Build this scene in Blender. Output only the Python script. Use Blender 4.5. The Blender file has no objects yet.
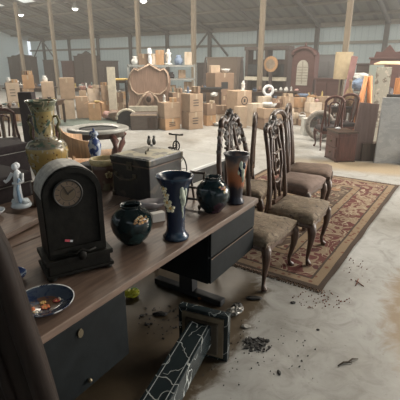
import bpy, bmesh, math, random
from mathutils import Vector, Matrix
random.seed(7)
C = bpy.context.scene.collection
PI = math.pi
R = math.radians
F, TH, H = 400.0, 19.04, 1.7          # focal length in px, camera pitch, eye height

# ---------- survey helpers: turn readings of the photograph into places in the room ----------
def g(x, y, z=0.0):
    t = R(TH); u = (x-200)/F; v = (200-y)/F
    dy = math.cos(t)+v*math.sin(t); dz = -math.sin(t)+v*math.cos(t)
    k = (z-H)/dz
    return (u*k, dy*k)
def zat(y, D):
    return H+D*math.tan(math.atan((200-y)/F)-R(TH))
def xat(x, Y, z):
    return (x-200)/F*(Y*math.cos(R(TH))+(H-z)*math.sin(R(TH)))
def mpp(Y, z):                          # metres per pixel
    return (Y*math.cos(R(TH))+(H-z)*math.sin(R(TH)))/F

# ---------- materials ----------
MATS = {}
def newmat(name):
    m = bpy.data.materials.new(name); m.use_nodes = True
    nt = m.node_tree; b = nt.nodes['Principled BSDF']
    return m, nt, b
def lk(nt, a, b): nt.links.new(a, b)
def coords(nt, scale=(1,1,1), rot=(0,0,0)):
    tc = nt.nodes.new('ShaderNodeTexCoord'); mp = nt.nodes.new('ShaderNodeMapping')
    mp.inputs['Scale'].default_value = scale; mp.inputs['Rotation'].default_value = rot
    lk(nt, tc.outputs['Object'], mp.inputs['Vector']); return mp.outputs['Vector']
def ramp(nt, fac, stops, interp='LINEAR'):
    r = nt.nodes.new('ShaderNodeValToRGB'); cr = r.color_ramp; cr.interpolation = interp
    while len(cr.elements) > 1: cr.elements.remove(cr.elements[-1])
    for i, (p, c) in enumerate(stops):
        e = cr.elements[0] if i == 0 else cr.elements.new(p)
        e.position = p; e.color = (c[0], c[1], c[2], 1)
    lk(nt, fac, r.inputs['Fac']); return r.outputs['Color']
def noise(nt, vec, scale, detail=4, rough=.55, dist=0.0):
    n = nt.nodes.new('ShaderNodeTexNoise'); n.inputs['Scale'].default_value = scale
    n.inputs['Detail'].default_value = detail; n.inputs['Roughness'].default_value = rough
    n.inputs['Distortion'].default_value = dist
    lk(nt, vec, n.inputs['Vector']); return n.outputs['Fac']
def bump(nt, b, h, s=.3, d=.01):
    bp = nt.nodes.new('ShaderNodeBump'); bp.inputs['Strength'].default_value = s; bp.inputs['Distance'].default_value = d
    lk(nt, h, bp.inputs['Height']); lk(nt, bp.outputs['Normal'], b.inputs['Normal'])
def mixc(nt, fac, a, b):
    m = nt.nodes.new('ShaderNodeMix'); m.data_type = 'RGBA'
    if hasattr(fac, 'links'): lk(nt, fac, m.inputs[0])
    else: m.inputs[0].default_value = fac
    for s, v in ((6, a), (7, b)):
        if hasattr(v, 'links'): lk(nt, v, m.inputs[s])
        else: m.inputs[s].default_value = (v[0], v[1], v[2], 1)
    return m.outputs[2]
def math_n(nt, op, a, b=None, c=None):
    m = nt.nodes.new('ShaderNodeMath'); m.operation = op
    for i, v in enumerate((a, b, c)):
        if v is None: continue
        if hasattr(v, 'links'): lk(nt, v, m.inputs[i])
        else: m.inputs[i].default_value = v
    return m.outputs[0]

def M(name, col, rough=.6, var=.25, scale=8, metal=0, bmp=.15, stretch=(1,1,1), spec=.5):
    """plain surface whose colour wanders a little"""
    if name in MATS: return MATS[name]
    m, nt, b = newmat(name)
    v = coords(nt, stretch); n = noise(nt, v, scale)
    lo = [c*(1-var) for c in col]; hi = [min(1, c*(1+var)) for c in col]
    lk(nt, ramp(nt, n, [(.3, lo), (.7, hi)]), b.inputs['Base Color'])
    b.inputs['Roughness'].default_value = rough; b.inputs['Metallic'].default_value = metal
    b.inputs['Specular IOR Level'].default_value = spec
    if bmp: bump(nt, b, n, bmp)
    MATS[name] = m; return m
def wood(name, col, rough=.45, axis=0, scale=6, var=.4):
    st = [1.0]*3
    for i in range(3): st[i] = 1 if i == axis else 9
    return M(name, col, rough, var, scale, 0, .12, tuple(st))
def spots(name, base, cols, scale, thr=.5, rough=.4, dist=0, bmp=.2):
    """base colour with blotches of other colours"""
    m, nt, b = newmat(name); v = coords(nt)
    c = base
    for i, (cc, s, t) in enumerate(cols):
        vv = coords(nt, (1,1,1), (i*1.3, i*.7, i*2.1))
        n = noise(nt, vv, s, 3, .5, dist)
        f = ramp(nt, n, [(t-.02, (0,0,0)), (t+.02, (1,1,1))])
        c = mixc(nt, f, c, cc)
    lk(nt, c, b.inputs['Base Color']) if hasattr(c, 'links') else None
    b.inputs['Roughness'].default_value = rough
    n = noise(nt, v, scale); bump(nt, b, n, bmp)
    MATS[name] = m; return m

# ---------- mesh building ----------
class MB:
    def __init__(s): s.bm = bmesh.new(); s.mats = []; s.mi = 0
    def mat(s, m):
        if m not in s.mats: s.mats.append(m)
        s.mi = s.mats.index(m); return s
    def _face(s, vs):
        try:
            f = s.bm.faces.new(vs); f.material_index = s.mi; f.smooth = False; return f
        except ValueError: return None
    def box(s, c, size, rz=0, rx=0, ry=0, bev=0):
        mt = Matrix.Translation(c) @ Matrix.Rotation(rz,4,'Z') @ Matrix.Rotation(ry,4,'Y') @ Matrix.Rotation(rx,4,'X') @ Matrix.Diagonal((size[0], size[1], size[2], 1))
        r = bmesh.ops.create_cube(s.bm, size=1, matrix=mt)
        fs = set(f for v in r['verts'] for f in v.link_faces)
        for f in fs: f.material_index = s.mi
        if bev:
            es = list(set(e for v in r['verts'] for e in v.link_edges))
            rr = bmesh.ops.bevel(s.bm, geom=es, offset=bev, segments=2, profile=.6, affect='EDGES')
            for f in rr['faces']: f.material_index = s.mi
        return s
    def lathe(s, prof, c=(0,0,0), seg=28, sx=1, sy=1, m4=None):
        m4 = m4 or Matrix.Identity(4); rings = []
        for r, z in prof:
            if r < 1e-5: rings.append([s.bm.verts.new(m4 @ Vector((c[0], c[1], c[2]+z)))])
            else: rings.append([s.bm.verts.new(m4 @ Vector((c[0]+r*sx*math.cos(2*PI*i/seg), c[1]+r*sy*math.sin(2*PI*i/seg), c[2]+z))) for i in range(seg)])
        for a, b in zip(rings, rings[1:]):
            for i in range(seg):
                j = (i+1) % seg
                if len(a) == 1 and len(b) == 1: continue
                if len(a) == 1: f = s._face([a[0], b[i], b[j]])
                elif len(b) == 1: f = s._face([a[i], a[j], b[0]])
                else: f = s._face([a[i], a[j], b[j], b[i]])
                if f: f.smooth = True
        return s
    def tube(s, pts, rad, seg=8, closed=False, flat=1.0, up=(0,0,1)):
        pts = [Vector(p) for p in pts]; n = len(pts)
        rad = rad if isinstance(rad, (list, tuple)) else [rad]*n
        rings = []; up = Vector(up)
        for i, p in enumerate(pts):
            if closed: t = pts[(i+1) % n]-pts[i-1]
            else: t = pts[min(i+1, n-1)]-pts[max(i-1, 0)]
            t.normalize()
            u = up if abs(t.dot(up)) < .95 else Vector((1,0,0))
            a = t.cross(u).normalized(); b = t.cross(a).normalized()
            rings.append([s.bm.verts.new(p+a*math.cos(2*PI*k/seg)*rad[i]+b*math.sin(2*PI*k/seg)*rad[i]*flat) for k in range(seg)])
        m = n if closed else n-1
        for i in range(m):
            A, B = rings[i], rings[(i+1) % n]
            for k in range(seg):
                f = s._face([A[k], A[(k+1) % seg], B[(k+1) % seg], B[k]])
                if f: f.smooth = True
        if not closed:
            s._face(rings[0][::-1]); s._face(rings[-1])
        return s
    def prism(s, pts, a, b, plane='xz'):
        """outline pts extruded from a to b along the third axis"""
        def P(p, d):
            return {'xz': (p[0], d, p[1]), 'yz': (d, p[0], p[1]), 'xy': (p[0], p[1], d)}[plane]
        A = [s.bm.verts.new(P(p, a)) for p in pts]; B = [s.bm.verts.new(P(p, b)) for p in pts]
        s._face(A); s._face(B[::-1]); n = len(pts)
        for i in range(n): s._face([A[i], B[i], B[(i+1) % n], A[(i+1) % n]])
        return s
    def ball(s, c, r, sc=(1,1,1), sub=2, jit=0):
        rr = bmesh.ops.create_icosphere(s.bm, subdivisions=sub, radius=1, matrix=Matrix.Translation(c) @ Matrix.Diagonal((r*sc[0], r*sc[1], r*sc[2], 1)))
        for v in rr['verts']:
            if jit: v.co += Vector((random.uniform(-1,1), random.uniform(-1,1), random.uniform(-1,1)))*jit
            for f in v.link_faces: f.material_index = s.mi; f.smooth = not jit
        return s
    def xf(s, m4):
        bmesh.ops.transform(s.bm, matrix=m4, verts=s.bm.verts[:]); return s
    def build(s, name, parent=None, mod=None):
        bmesh.ops.recalc_face_normals(s.bm, faces=s.bm.faces[:])
        me = bpy.data.meshes.new(name); s.bm.to_mesh(me); s.bm.free()
        for m in s.mats: me.materials.append(m)
        o = bpy.data.objects.new(name, me); C.objects.link(o)
        if parent: o.parent = parent
        if mod == 'sub':
            md = o.modifiers.new('s', 'SUBSURF'); md.levels = 1; md.render_levels = 2
        return o
def mb(m): return MB().mat(m)
USED = set()
def tag(o, label=None, cat=None, group=None, kind=None):
    if label:
        o['label'] = label
    if cat: o['category'] = cat
    if group: o['group'] = group
    if kind: o['kind'] = kind
    return o
def put(o, loc=None, rz=None):
    if loc is not None: o.location = loc
    if rz is not None: o.rotation_euler = (0,0,rz)
    return o
def thing(name, label, cat, loc=(0,0,0), rz=0, group=None):
    o = bpy.data.objects.new(name, None); C.objects.link(o); o.empty_display_size = .1
    put(o, loc, rz); return tag(o, label, cat, group)
def copy_tree(o, parent=None):
    c = o.copy(); C.objects.link(c); c.parent = parent
    for ch in list(o.children): copy_tree(ch, c)
    return c
def struct(name, m): o = m.build(name); o['kind'] = 'structure'; return o

# ---------- palette ----------
oak = wood('aged_oak', (.145,.095,.07), .5, 0, 5, .35)
blackpaint = M('black_green_paint', (.007,.009,.010), .6, .35, 12, spec=.2)
edgewood = wood('worn_edge_wood', (.13,.085,.06), .6)
darkwood = wood('dark_walnut', (.055,.032,.022), .35, 2, 5, .4)
redwood = wood('dark_mahogany', (.10,.035,.026), .4, 2, 5, .4)
chairwood = wood('chair_wood', (.095,.055,.038), .38, 2, 6, .5)
palewood = wood('honey_wood', (.50,.29,.15), .5, 2, 5, .3)
orangewood = wood('orange_pine', (.62,.25,.09), .5, 2, 5, .3)
cream = M('cream_paint', (.62,.57,.46), .6, .15)
white = M('white_ceramic', (.72,.74,.76), .25, .12, 20)
trb = M('tarnished_brass', (.11,.095,.07), .45, .3, 20, .7)
brass = M('dull_brass', (.18,.15,.10), .45, .2, 20, .8)
steel = M('dull_steel', (.28,.27,.25), .4, .2, 20, .7)
iron = M('dark_iron', (.04,.038,.035), .5, .3, 20, .5)
greymetal = M('grey_metal', (.32,.33,.32), .5, .2)
charc = M('charcoal', (.02,.02,.022), .7, .4)
clothdark = M('dark_violet_upholstery', (.024,.016,.018), .85, .3, 30)

# ---------- camera ----------
cd = bpy.data.cameras.new('camera'); cam = bpy.data.objects.new('camera', cd); C.objects.link(cam)
cam.location = (0,0,H); cam.rotation_euler = (R(90-TH),0,0)
cd.sensor_width = 36; cd.lens = 36*F/400; cd.clip_start = .05; cd.clip_end = 300
bpy.context.scene.camera = cam
sc = bpy.context.scene
sc.view_settings.view_transform = 'Standard'; sc.view_settings.look = 'None'
sc.view_settings.gamma = 1; sc.view_settings.exposure = 0.0
sc.view_settings.use_curve_mapping = False

# ================= THE BUILDING =================
AZ = R(35.2)
N = Vector((math.sin(AZ), math.cos(AZ), 0)); W = Vector((-math.cos(AZ), math.sin(AZ), 0))
BR = AZ*-1                       # building yaw: local +y = N, local -x = W
PW = 19.6                        # distance of the back wall
EAVE = 3.4; SL = .27
def sx(px, p): return p*math.tan(AZ-math.atan((px-200)/423.0))      # distance along the wall, leftwards
def bl(px, p): return -sx(px, p)                                     # local x in the building frame
def building(o): o.rotation_euler = (0,0,BR); return o

# floor
m, nt, b = newmat('concrete')
v = coords(nt)
n1 = noise(nt, v, .9, 6, .6, .6); n2 = noise(nt, v, 5, 6, .65, 1.2); n3 = noise(nt, v, 45, 2, .5)
c = ramp(nt, n1, [(.30, (.26,.245,.22)), (.5, (.35,.342,.325)), (.7, (.43,.43,.42))])
c2 = ramp(nt, n2, [(.3, (.62,.60,.57)), (.5, (.95,.95,.95)), (.72, (1.15,1.15,1.15))])
mm = nt.nodes.new('ShaderNodeMix'); mm.data_type = 'RGBA'; mm.blend_type = 'MULTIPLY'; mm.inputs[0].default_value = .8
lk(nt, c, mm.inputs[6]); lk(nt, c2, mm.inputs[7]); c = mm.outputs[2]
c = mixc(nt, ramp(nt, n3, [(.68,(0,0,0)),(.74,(.5,.5,.5))]), c, (.12,.10,.085))
# irregular brown patches; the one under the desk is grime plus painted shade
def patch(cx, cy, rx, ry, rot, soft=.25):
    tc = nt.nodes.new('ShaderNodeTexCoord'); mp = nt.nodes.new('ShaderNodeMapping'); mp.vector_type = 'TEXTURE'
    mp.inputs['Location'].default_value = (cx, cy, 0); mp.inputs['Rotation'].default_value = (0,0,rot); mp.inputs['Scale'].default_value = (rx, ry, 1)
    lk(nt, tc.outputs['Object'], mp.inputs['Vector'])
    ln = nt.nodes.new('ShaderNodeVectorMath'); ln.operation = 'LENGTH'; lk(nt, mp.outputs['Vector'], ln.inputs[0])
    d = math_n(nt, 'ADD', ln.outputs['Value'], math_n(nt, 'MULTIPLY', math_n(nt, 'SUBTRACT', n2, .5), .5))
    return ramp(nt, d, [(1-soft, (1,1,1)), (1.0, (0,0,0))])
dirt_shade = mixc(nt, n2, (.055,.04,.025), (.12,.085,.05))
c = mixc(nt, patch(-.35, 2.25, .62, 1.5, R(-32), .12), c, dirt_shade)
brown_mix = mixc(nt, n2, (.22,.16,.10), (.30,.215,.13))  # paler warm brown for the right-hand patch
c = mixc(nt, patch(1.95, 2.2, .75, 1.15, R(-24), .2), c, brown_mix)
c = mixc(nt, patch(3.0, 6.6, 1.7, .55, R(-20), .5), c, (.33,.26,.175))
lk(nt, c, b.inputs['Base Color'])
lk(nt, ramp(nt, n1, [(.3,(.38,.38,.38)),(.7,(.6,.6,.6))]), b.inputs['Roughness'])
bump(nt, b, n2, .12, .01)
concrete = m
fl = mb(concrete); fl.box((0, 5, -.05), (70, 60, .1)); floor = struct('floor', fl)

# back wall: ribbed metal sheet above, girts, sill
m, nt, b = newmat('ribbed_wall_sheet')
v = coords(nt)
wv = nt.nodes.new('ShaderNodeTexWave'); wv.inputs['Scale'].default_value = 1.1; wv.wave_profile = 'SAW'; lk(nt, v, wv.inputs['Vector'])
nz = noise(nt, v, .8, 3)
cc = mixc(nt, nz, (.50,.53,.51), (.62,.65,.62))
lk(nt, mixc(nt, ramp(nt, wv.outputs['Color'], [(.88,(0,0,0)),(.92,(1,1,1))]), cc, (.36,.385,.38)), b.inputs['Base Color'])
b.inputs['Roughness'].default_value = .55; bump(nt, b, wv.outputs['Fac'], .4, .03)
sheet = m
tl_ = nt.nodes.new('ShaderNodeBsdfTranslucent'); tl_.inputs[0].default_value = (.80,.86,.84,1); mx_ = nt.nodes.new('ShaderNodeMixShader'); mx_.inputs[0].default_value = .45
lk(nt, b.outputs[0], mx_.inputs[1]); lk(nt, tl_.outputs[0], mx_.inputs[2]); lk(nt, mx_.outputs[0], nt.nodes['Material Output'].inputs[0])
post_m = wood('grey_timber', (.20,.16,.115), .8, 2, 3, .25)
dpost = wood('dark_timber', (.10,.095,.09), .85, 2, 3, .25)
beam = wood('timber_beam', (.26,.235,.20), .8, 0, 3, .2)
w = mb(sheet); w.box((0, PW+.1, EAVE/2), (60, .08, EAVE)); building(struct('wall_back', w))
t = mb(beam)
t.box((0, PW-.03, EAVE-.1), (60, .14, .2)); building(struct('trim_1', t))
t = mb(beam); t.box((0, PW-.03, 2.52), (60, .1, .12)); building(struct('trim_2', t))
k0 = .002237; dk = .00012
for i in range(-3, 12):
    xx = 1/(k0-i*dk)-400
    t = mb(dpost); lx = bl(xx, PW)
    t.box((lx, PW-.14, EAVE/2), (.2, .12, EAVE))
    if i in (0, 5):
        for sg in (-1, 1):
            t.tube([(lx, PW-.24, EAVE-.15), (lx+sg*1.25, PW-.24, 2.0)], .06, 4)
    o = building(t.build('wall_post')); o['kind'] = 'structure'
# interior columns + rafters
k0 = .002364; dk = .00017; PC = 13.8
def roofz(p): return EAVE+SL*(PW-p)
for i in range(-2, 9):
    xx = 1/(k0-i*dk)-400; lx = bl(xx, PC)
    t = mb(post_m); t.box((lx, PC, roofz(PC)/2-.1), (.16, .14, roofz(PC)-.2))
    o = building(t.build('column')); o['kind'] = 'structure'
    t = mb(dpost); p0, p1 = -14, PW
    t.tube([(lx, p0, roofz(p0)-.16), (lx, p1, roofz(p1)-.16)], .11, 4)
    o = building(t.build('rafter')); o['kind'] = 'structure'
# roof: strips of ribbed metal with translucent rooflights
m, nt, b = newmat('roof_sheet')
v = coords(nt)
wv = nt.nodes.new('ShaderNodeTexWave'); wv.inputs['Scale'].default_value = .55; lk(nt, v, wv.inputs['Vector'])
nz = noise(nt, v, .5, 4)
cc = mixc(nt, nz, (.17,.165,.155), (.27,.265,.25))
lk(nt, mixc(nt, ramp(nt, wv.outputs['Color'], [(.1,(1,1,1)),(.3,(0,0,0))]), cc, (.15,.15,.15)), b.inputs['Base Color'])
b.inputs['Roughness'].default_value = .6; bump(nt, b, wv.outputs['Fac'], .5, .03)
roofm = m
m = bpy.data.materials.new('rooflight'); m.use_nodes = True; nt = m.node_tree
nt.nodes.remove(nt.nodes['Principled BSDF']); tr = nt.nodes.new('ShaderNodeBsdfTranslucent'); tr.inputs[0].default_value = (.95,.93,.86,1)
lk(nt, tr.outputs[0], nt.nodes['Material Output'].inputs[0]); rlm = m
rf = mb(roofm)
XL, XR, P0 = -32, 30, -14
def rquad(x0, x1, p0, p1, q, dz=0):
    vs = [q.bm.verts.new((x, p, roofz(p)+dz+h)) for h in (0, .05) for x, p in ((x0,p0),(x1,p0),(x1,p1),(x0,p1))]
    for f in ((0,1,2,3),(4,5,6,7),(0,1,5,4),(1,2,6,5),(2,3,7,6),(3,0,4,7)): q._face([vs[i] for i in f])
cuts = [bl(a, 14.0) for a in (-16, 6, 22, 36, 49, 62, 71, 84)]
PA, PB = 13.7, 14.45
PCX, PDX = 5.0, 10.9
big = [(-9,-6.5),(-3,-.5),(3,5.5),(9,11.5),(15,17.5)]  # unseen rooflights, added to brighten the middle of the floor
rquad(XL, XR, PB, PW+.5, rf); rquad(XL, XR, PDX, PA, rf); rquad(XL, XR, P0, PCX, rf)
ed = [XL]+cuts+[XR]
for i in range(0, len(ed), 2): rquad(ed[i], ed[i+1], PA, PB, rf)
xx = XL
for a, b2 in big: rquad(xx, a, PCX, PDX, rf); xx = b2
rquad(xx, XR, PCX, PDX, rf)
building(struct('ceiling', rf))
for i in range(0, len(cuts), 2):
    q = mb(rlm); rquad(cuts[i], cuts[i+1], PA, PB, q); building(struct('rooflight', q))
for a, b2 in big:
    q = mb(rlm); rquad(a, b2, PCX, PDX, q); building(struct('rooflight', q))
tanbeam = wood('raw_pine_purlin', (.50,.30,.16), .8, 0, 3, .2)
for p in (13.45, 14.7, 16.0, 17.4, 18.7):
    t = mb(tanbeam if p < 14 else beam); t.box((-1, p, roofz(p)-.06), (60, .07, .1), rx=-math.atan(SL))
    o = building(t.build('purlin')); o['kind'] = 'structure'
# side walls far off; the right one has the big open loading door
w = mb(sheet); w.box((-31, 3, 4.5), (.1, 34, 9)); building(struct('wall_left', w))
w = mb(sheet)
w.box((17, 16.5, 3.2), (.1, 6.4, 6.4)); w.box((17, 0, 6.7), (.1, 26.6, 3.4)); w.box((17, -12, 4.5), (.1, 4, 9))
building(struct('wall_right', w))

w = mb(sheet); w.box((0, -13.8, 4.6), (62, .1, 9.2)); building(struct('wall_front', w))  # unseen wall behind the camera, added to darken the foreground
# high-bay lamps under the roof
lampglow = bpy.data.materials.new('lamp_glow'); lampglow.use_nodes = True
bb = lampglow.node_tree.nodes['Principled BSDF']; bb.inputs['Emission Color'].default_value = (1,.97,.88,1); bb.inputs['Emission Strength'].default_value = 9
lamp_lab = ['leftmost of the four round ceiling lamps, above the long dark sideboard at back left',
            'second round ceiling lamp from the left, near the pine purlin',
            'third round ceiling lamp from the left, above the carved headboard',
            'rightmost round ceiling lamp, cut by the top edge of the view']
for (px, lab) in zip((27, 80, 146, 201), lamp_lab):
    p = 14.9; x = bl(px, p); P = building(bpy.data.objects.new('t', None)).matrix_basis @ Vector((x, p, 0))
    t = thing('high_bay_lamp', lab, 'lamp', (P.x, P.y, 4.28), 0, 'high bay lamps under the roof')
    mb(greymetal).lathe([(.04,.42),(.07,.40),(.08,.2),(.2,.06),(.215,.02),(.205,.02),(.19,.06),(.07,.19)], seg=20).build('lamp_shade', t)
    mb(lampglow).ball((0,0,.04), .14, (1,1,.8)).build('bulb', t)
    mb(iron).tube([(0,0,.4),(0,0,.5)], .012, 6).build('hook', t)
for o in list(bpy.data.objects):
    if o.name == 't' or (o.name.startswith('t.') and o.users_collection == ()): bpy.data.objects.remove(o)

# ================= LIGHT =================
wd = bpy.data.worlds.new('world'); sc.world = wd; wd.use_nodes = True
bg = wd.node_tree.nodes['Background']; bg.inputs[0].default_value = (.86,.93,1,1); bg.inputs[1].default_value = 1.15
def area(name, loc, target, size, sy, power, col):
    l = bpy.data.lights.new(name, 'AREA'); l.shape = 'RECTANGLE'; l.size = size; l.size_y = sy; l.energy = power; l.color = col
    o = bpy.data.objects.new(name, l); C.objects.link(o); o.location = loc
    o.rotation_euler = (Vector(target)-Vector(loc)).to_track_quat('-Z', 'Y').to_euler(); return o
area('loading_door_daylight', (15.5, 8.5, 3.4), (2, 6.5, .3), 8, 5, 3500, (1,.96,.89))
def on_roof(x, p, dz): v = Matrix.Rotation(BR,4,'Z') @ Vector((x, p, 0)); return (v.x, v.y, roofz(p)-dz)
for i, x in enumerate((-21, -13, -6, 1, 8)):
    a_ = on_roof(x, 9.4, .25); area('midfloor_fill', a_, (a_[0], a_[1], 0), 2.4, 3, 700, (1,.91,.77))  # added fill lamps under the roof, lifting the middle floor
m = bpy.data.materials.new('dusty_haze'); m.use_nodes = True; nt = m.node_tree; nt.nodes.remove(nt.nodes['Principled BSDF'])
vs = nt.nodes.new('ShaderNodeVolumeScatter'); vs.inputs['Color'].default_value = (1,.97,.93,1); vs.inputs['Density'].default_value = .010; vs.inputs['Anisotropy'].default_value = .2
lk(nt, vs.outputs[0], nt.nodes['Material Output'].inputs['Volume'])
q = mb(m); q.box((0,13,4.6),(31,18.5,9.0)); hz_ = q.build('dust_haze'); hz_['kind'] = 'structure'

# ================= RUG =================
m, nt, b = newmat('oriental_rug')
tc = nt.nodes.new('ShaderNodeTexCoord'); sp = nt.nodes.new('ShaderNodeSeparateXYZ'); lk(nt, tc.outputs['Object'], sp.inputs[0])
RL, RW = 3.42, 2.0
dx = math_n(nt, 'SUBTRACT', RL/2, math_n(nt, 'ABSOLUTE', sp.outputs[0])); dy = math_n(nt, 'SUBTRACT', RW/2, math_n(nt, 'ABSOLUTE', sp.outputs[1]))
d = math_n(nt, 'MINIMUM', dx, dy)
vn = coords(nt)
def curl(scale, width, seed=0, dist=1.5):
    """thin scrolling lines: a band of a noise field"""
    vv = coords(nt, (1,1,1), (0,0,seed)); n = noise(nt, vv, scale, 1, .4, dist)
    a = math_n(nt, 'ABSOLUTE', math_n(nt, 'SUBTRACT', n, .5))
    return math_n(nt, 'LESS_THAN', a, width)
def vor(scale, thr, feat='F1'):
    vo = nt.nodes.new('ShaderNodeTexVoronoi'); vo.inputs['Scale'].default_value = scale; vo.feature = feat
    lk(nt, vn, vo.inputs['Vector']); return math_n(nt, 'LESS_THAN', vo.outputs['Distance'], thr)
tan = (.26,.19,.125); red = (.115,.032,.032); dk_ = (.055,.04,.034); cr_ = (.36,.29,.21)
field = mixc(nt, curl(2.6, .045), (.085,.058,.045), tan)
field = mixc(nt, vor(3.2, .22), field, (.27,.15,.09)); field = mixc(nt, curl(4, .018, 1), field, cr_)
field = mixc(nt, vor(6, .17), field, red)
band = mixc(nt, curl(4, .06, .5), red, (.27,.20,.14)); band = mixc(nt, vor(5, .2), band, (.09,.03,.035)); band = mixc(nt, curl(6, .02, 2), band, cr_)
guard = mixc(nt, vor(16, .3), tan, (.17,.07,.05))
def sel(c1, c2, t): return mixc(nt, math_n(nt, 'GREATER_THAN', d, t), c1, c2)
c = sel(dk_, guard, .05); c = sel(c, dk_, .125); c = sel(c, band, .145); c = sel(c, dk_, .42); c = sel(c, guard, .435); c = sel(c, dk_, .515); c = sel(c, field, .535)
fz = noise(nt, vn, 90, 2); c = mixc(nt, math_n(nt, 'MULTIPLY', fz, .35), c, (.16,.12,.09))
lk(nt, c, b.inputs['Base Color']); b.inputs['Roughness'].default_value = .95; b.inputs['Specular IOR Level'].default_value = .15; bump(nt, b, fz, .5, .005)
ru = Vector((.565,.825)).normalized(); rv = Vector((-ru.y, ru.x)); corner = Vector((.954,2.721))
rc = corner+ru*RL/2+rv*RW/2
t = thing('oriental_rug', 'large red and tan floral oriental rug under the carved dining chairs', 'rug', (rc.x, rc.y, 0), math.atan2(ru.y, ru.x))
q = mb(m)
nx, ny = 60, 30
vs = [[q.bm.verts.new((-RL/2+RL*i/nx, -RW/2+RW*j/ny+ (.004*math.sin(i*.5) if j in (0,ny) else 0), .012+.003*math.sin(i*.8+j*.5))) for j in range(ny+1)] for i in range(nx+1)]
for i in range(nx):
    for j in range(ny): q._face([vs[i][j], vs[i+1][j], vs[i+1][j+1], vs[i][j+1]]).smooth = True
q.box((0,0,.004), (RL-.01, RW-.03, .008)); q.build('pile', t)
fr = mb(M('rug_fringe', (.17,.11,.075), .95, .4, 60))
for i in range(150):
    y = -RW/2+RW*i/149
    for sg in (-1, 1):
        a = random.uniform(-.012,.012); fr.tube([(sg*(RL/2-.01), y, .010), (sg*(RL/2+.035), y+a, .004)], .004, 4)
tag(fr.build('fringe', t), kind='stuff')

# ================= THE DESK =================
DA = R(57.28); dd = Vector((math.cos(DA), math.sin(DA))); dn = Vector((-dd.y, dd.x))
DL = 2.10
t = thing('office_desk', 'long desk with a brown wood top and black drawer pedestals, crowded with vases', 'desk', (.424, 2.769, 0), DA)
def D(x, y): p = Vector((.424,2.769))+dd*x+dn*y; return p           # desk coordinates: x back along the front edge (negative), y depth
mb(oak).box((-DL/2, .375, .742), (DL, .76, .036), bev=.004).build('desktop', t)
PB_ = .355
def pedestal(x0, x1):
    q = mb(blackpaint); q.box(((x0+x1)/2, .36, (PB_+.724)/2), (x1-x0, .66, .724-PB_), bev=.003)
    return q.build('pedestal', t)
PX0 = -.645
p1 = pedestal(PX0, -.015); p2 = pedestal(-2.08, -1.395)
for k in (0, 1):
    z0, z1 = ((PB_+.005, .536), (.546, .716))[k]
    dr = mb(blackpaint).box(((PX0-.015)/2, .022, (z0+z1)/2), (-.015-PX0-.012, .02, z1-z0), bev=.003).build('drawer', p1)
    mb(edgewood).box(((PX0-.015)/2, .0105, z1-.003), (-.015-PX0-.016, .004, .004)).build('drawer_edge', p1)
dr = mb(blackpaint).box((-1.737, .022, (PB_+.716)/2), (.67, .02, .350), bev=.003).build('cupboard_door', p2)
q = mb(brass); a = D(0,0)
q.tube([(-1.675, .012, .655), (-1.675, .004, .655)], .014, 12, flat=1.4).build('keyhole_plate', p2)
mb(brass).ball((-1.66, .0, .405), .011).build('knob', p2)
for x in (-.33, -1.75):
    mb(charc).box((x, .40, .20), (.07, .12, .31)).build('leg', t)
    mb(charc).box((x, .40, .025), (.07, .62, .05), bev=.01).build('foot_rail', t)
mb(blackpaint).box((-1.02, .69, .60), (.75, .02, .25)).build('modesty_panel', t)

tt = thing('library_table', 'dark plain table pushed against the back of the desk, carrying the planter', 'table', (.424, 2.769, 0), DA)
mb(oak).box((-1.17, 1.11, .742), (2.26, .68, .036), bev=.004).build('table_top', tt)
mb(darkwood).box((-1.17, 1.11, .67), (2.14, .58, .10)).build('apron', tt)
for a_ in (-2.2, -.14):
    for b_ in (.86, 1.37): mb(darkwood).box((a_, b_, .31), (.07,.07,.62)).build('leg', tt)
# ---------- vases ----------
def petal_flower(q, m1, m2, c, r, up, right, n=6):
    up = Vector(up).normalized(); right = Vector(right).normalized(); c = Vector(c)
    nrm = right.cross(up)
    q.mat(m1)
    for k in range(n):
        a = 2*PI*k/n; cc = c+(right*math.cos(a)+up*math.sin(a))*r*.6
        q.ball(cc, r*.42, (1,1,1), 1)
    q.mat(m2).ball(c+nrm*0, r*.42, (1,1,1), 1)
def surf(prof, z):
    for (r0, z0), (r1, z1) in zip(prof, prof[1:]):
        if z0 <= z <= z1: return r0+(r1-r0)*(z-z0)/max(1e-6, z1-z0)
    return prof[-1][0]
ywl = M('ochre_glaze', (.68,.42,.12), .35, .25, 30); crm = M('cream_glaze', (.75,.68,.48), .35, .2, 30)
pch = M('peach_glaze', (.66,.38,.18), .4, .3, 30); grn_w = M('white_green_glaze', (.50,.54,.44), .35, .4, 25)
def relief(q, prof, items, view):
    """raised slip decoration: items = (angle offset deg, z, radius, petal mat, centre mat); angle 0 faces `view`"""
    for a, z, r, m1, m2 in items:
        th = view+R(a); rr = surf(prof, z)
        c = Vector((rr*math.cos(th), rr*math.sin(th), z)); right = Vector((-math.sin(th), math.cos(th), 0))
        up = Vector((0,0,1)); n = 5
        for k in range(n):
            al = 2*PI*k/n+.3
            cc = c+(right*math.cos(al)+up*math.sin(al))*r*.62
            d_ = Vector((math.cos(th), math.sin(th), 0))
            q.mat(m1).ball(cc-d_*r*.1, r*.42, (1,1,1), 1)
        q.mat(m2).ball(c, r*.36, (1,1,1), 1)
def vase(name, label, loc, prof, inner, m, deco=None, extra=None):
    t = thing(name, label, 'vase', loc)
    q = mb(m).lathe(prof+inner, seg=40); q.build('body', t)
    view = math.atan2(-loc[1], -loc[0])
    if deco:
        q = MB(); relief(q, prof, deco, view); q.build('flower_decoration', t)
    return t, view
Z = .7605
tealblk = spots('teal_black_glaze', (.008,.018,.020), [((.02,.045,.045), 7, .56)], 20, rough=.16, bmp=.03)
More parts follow.
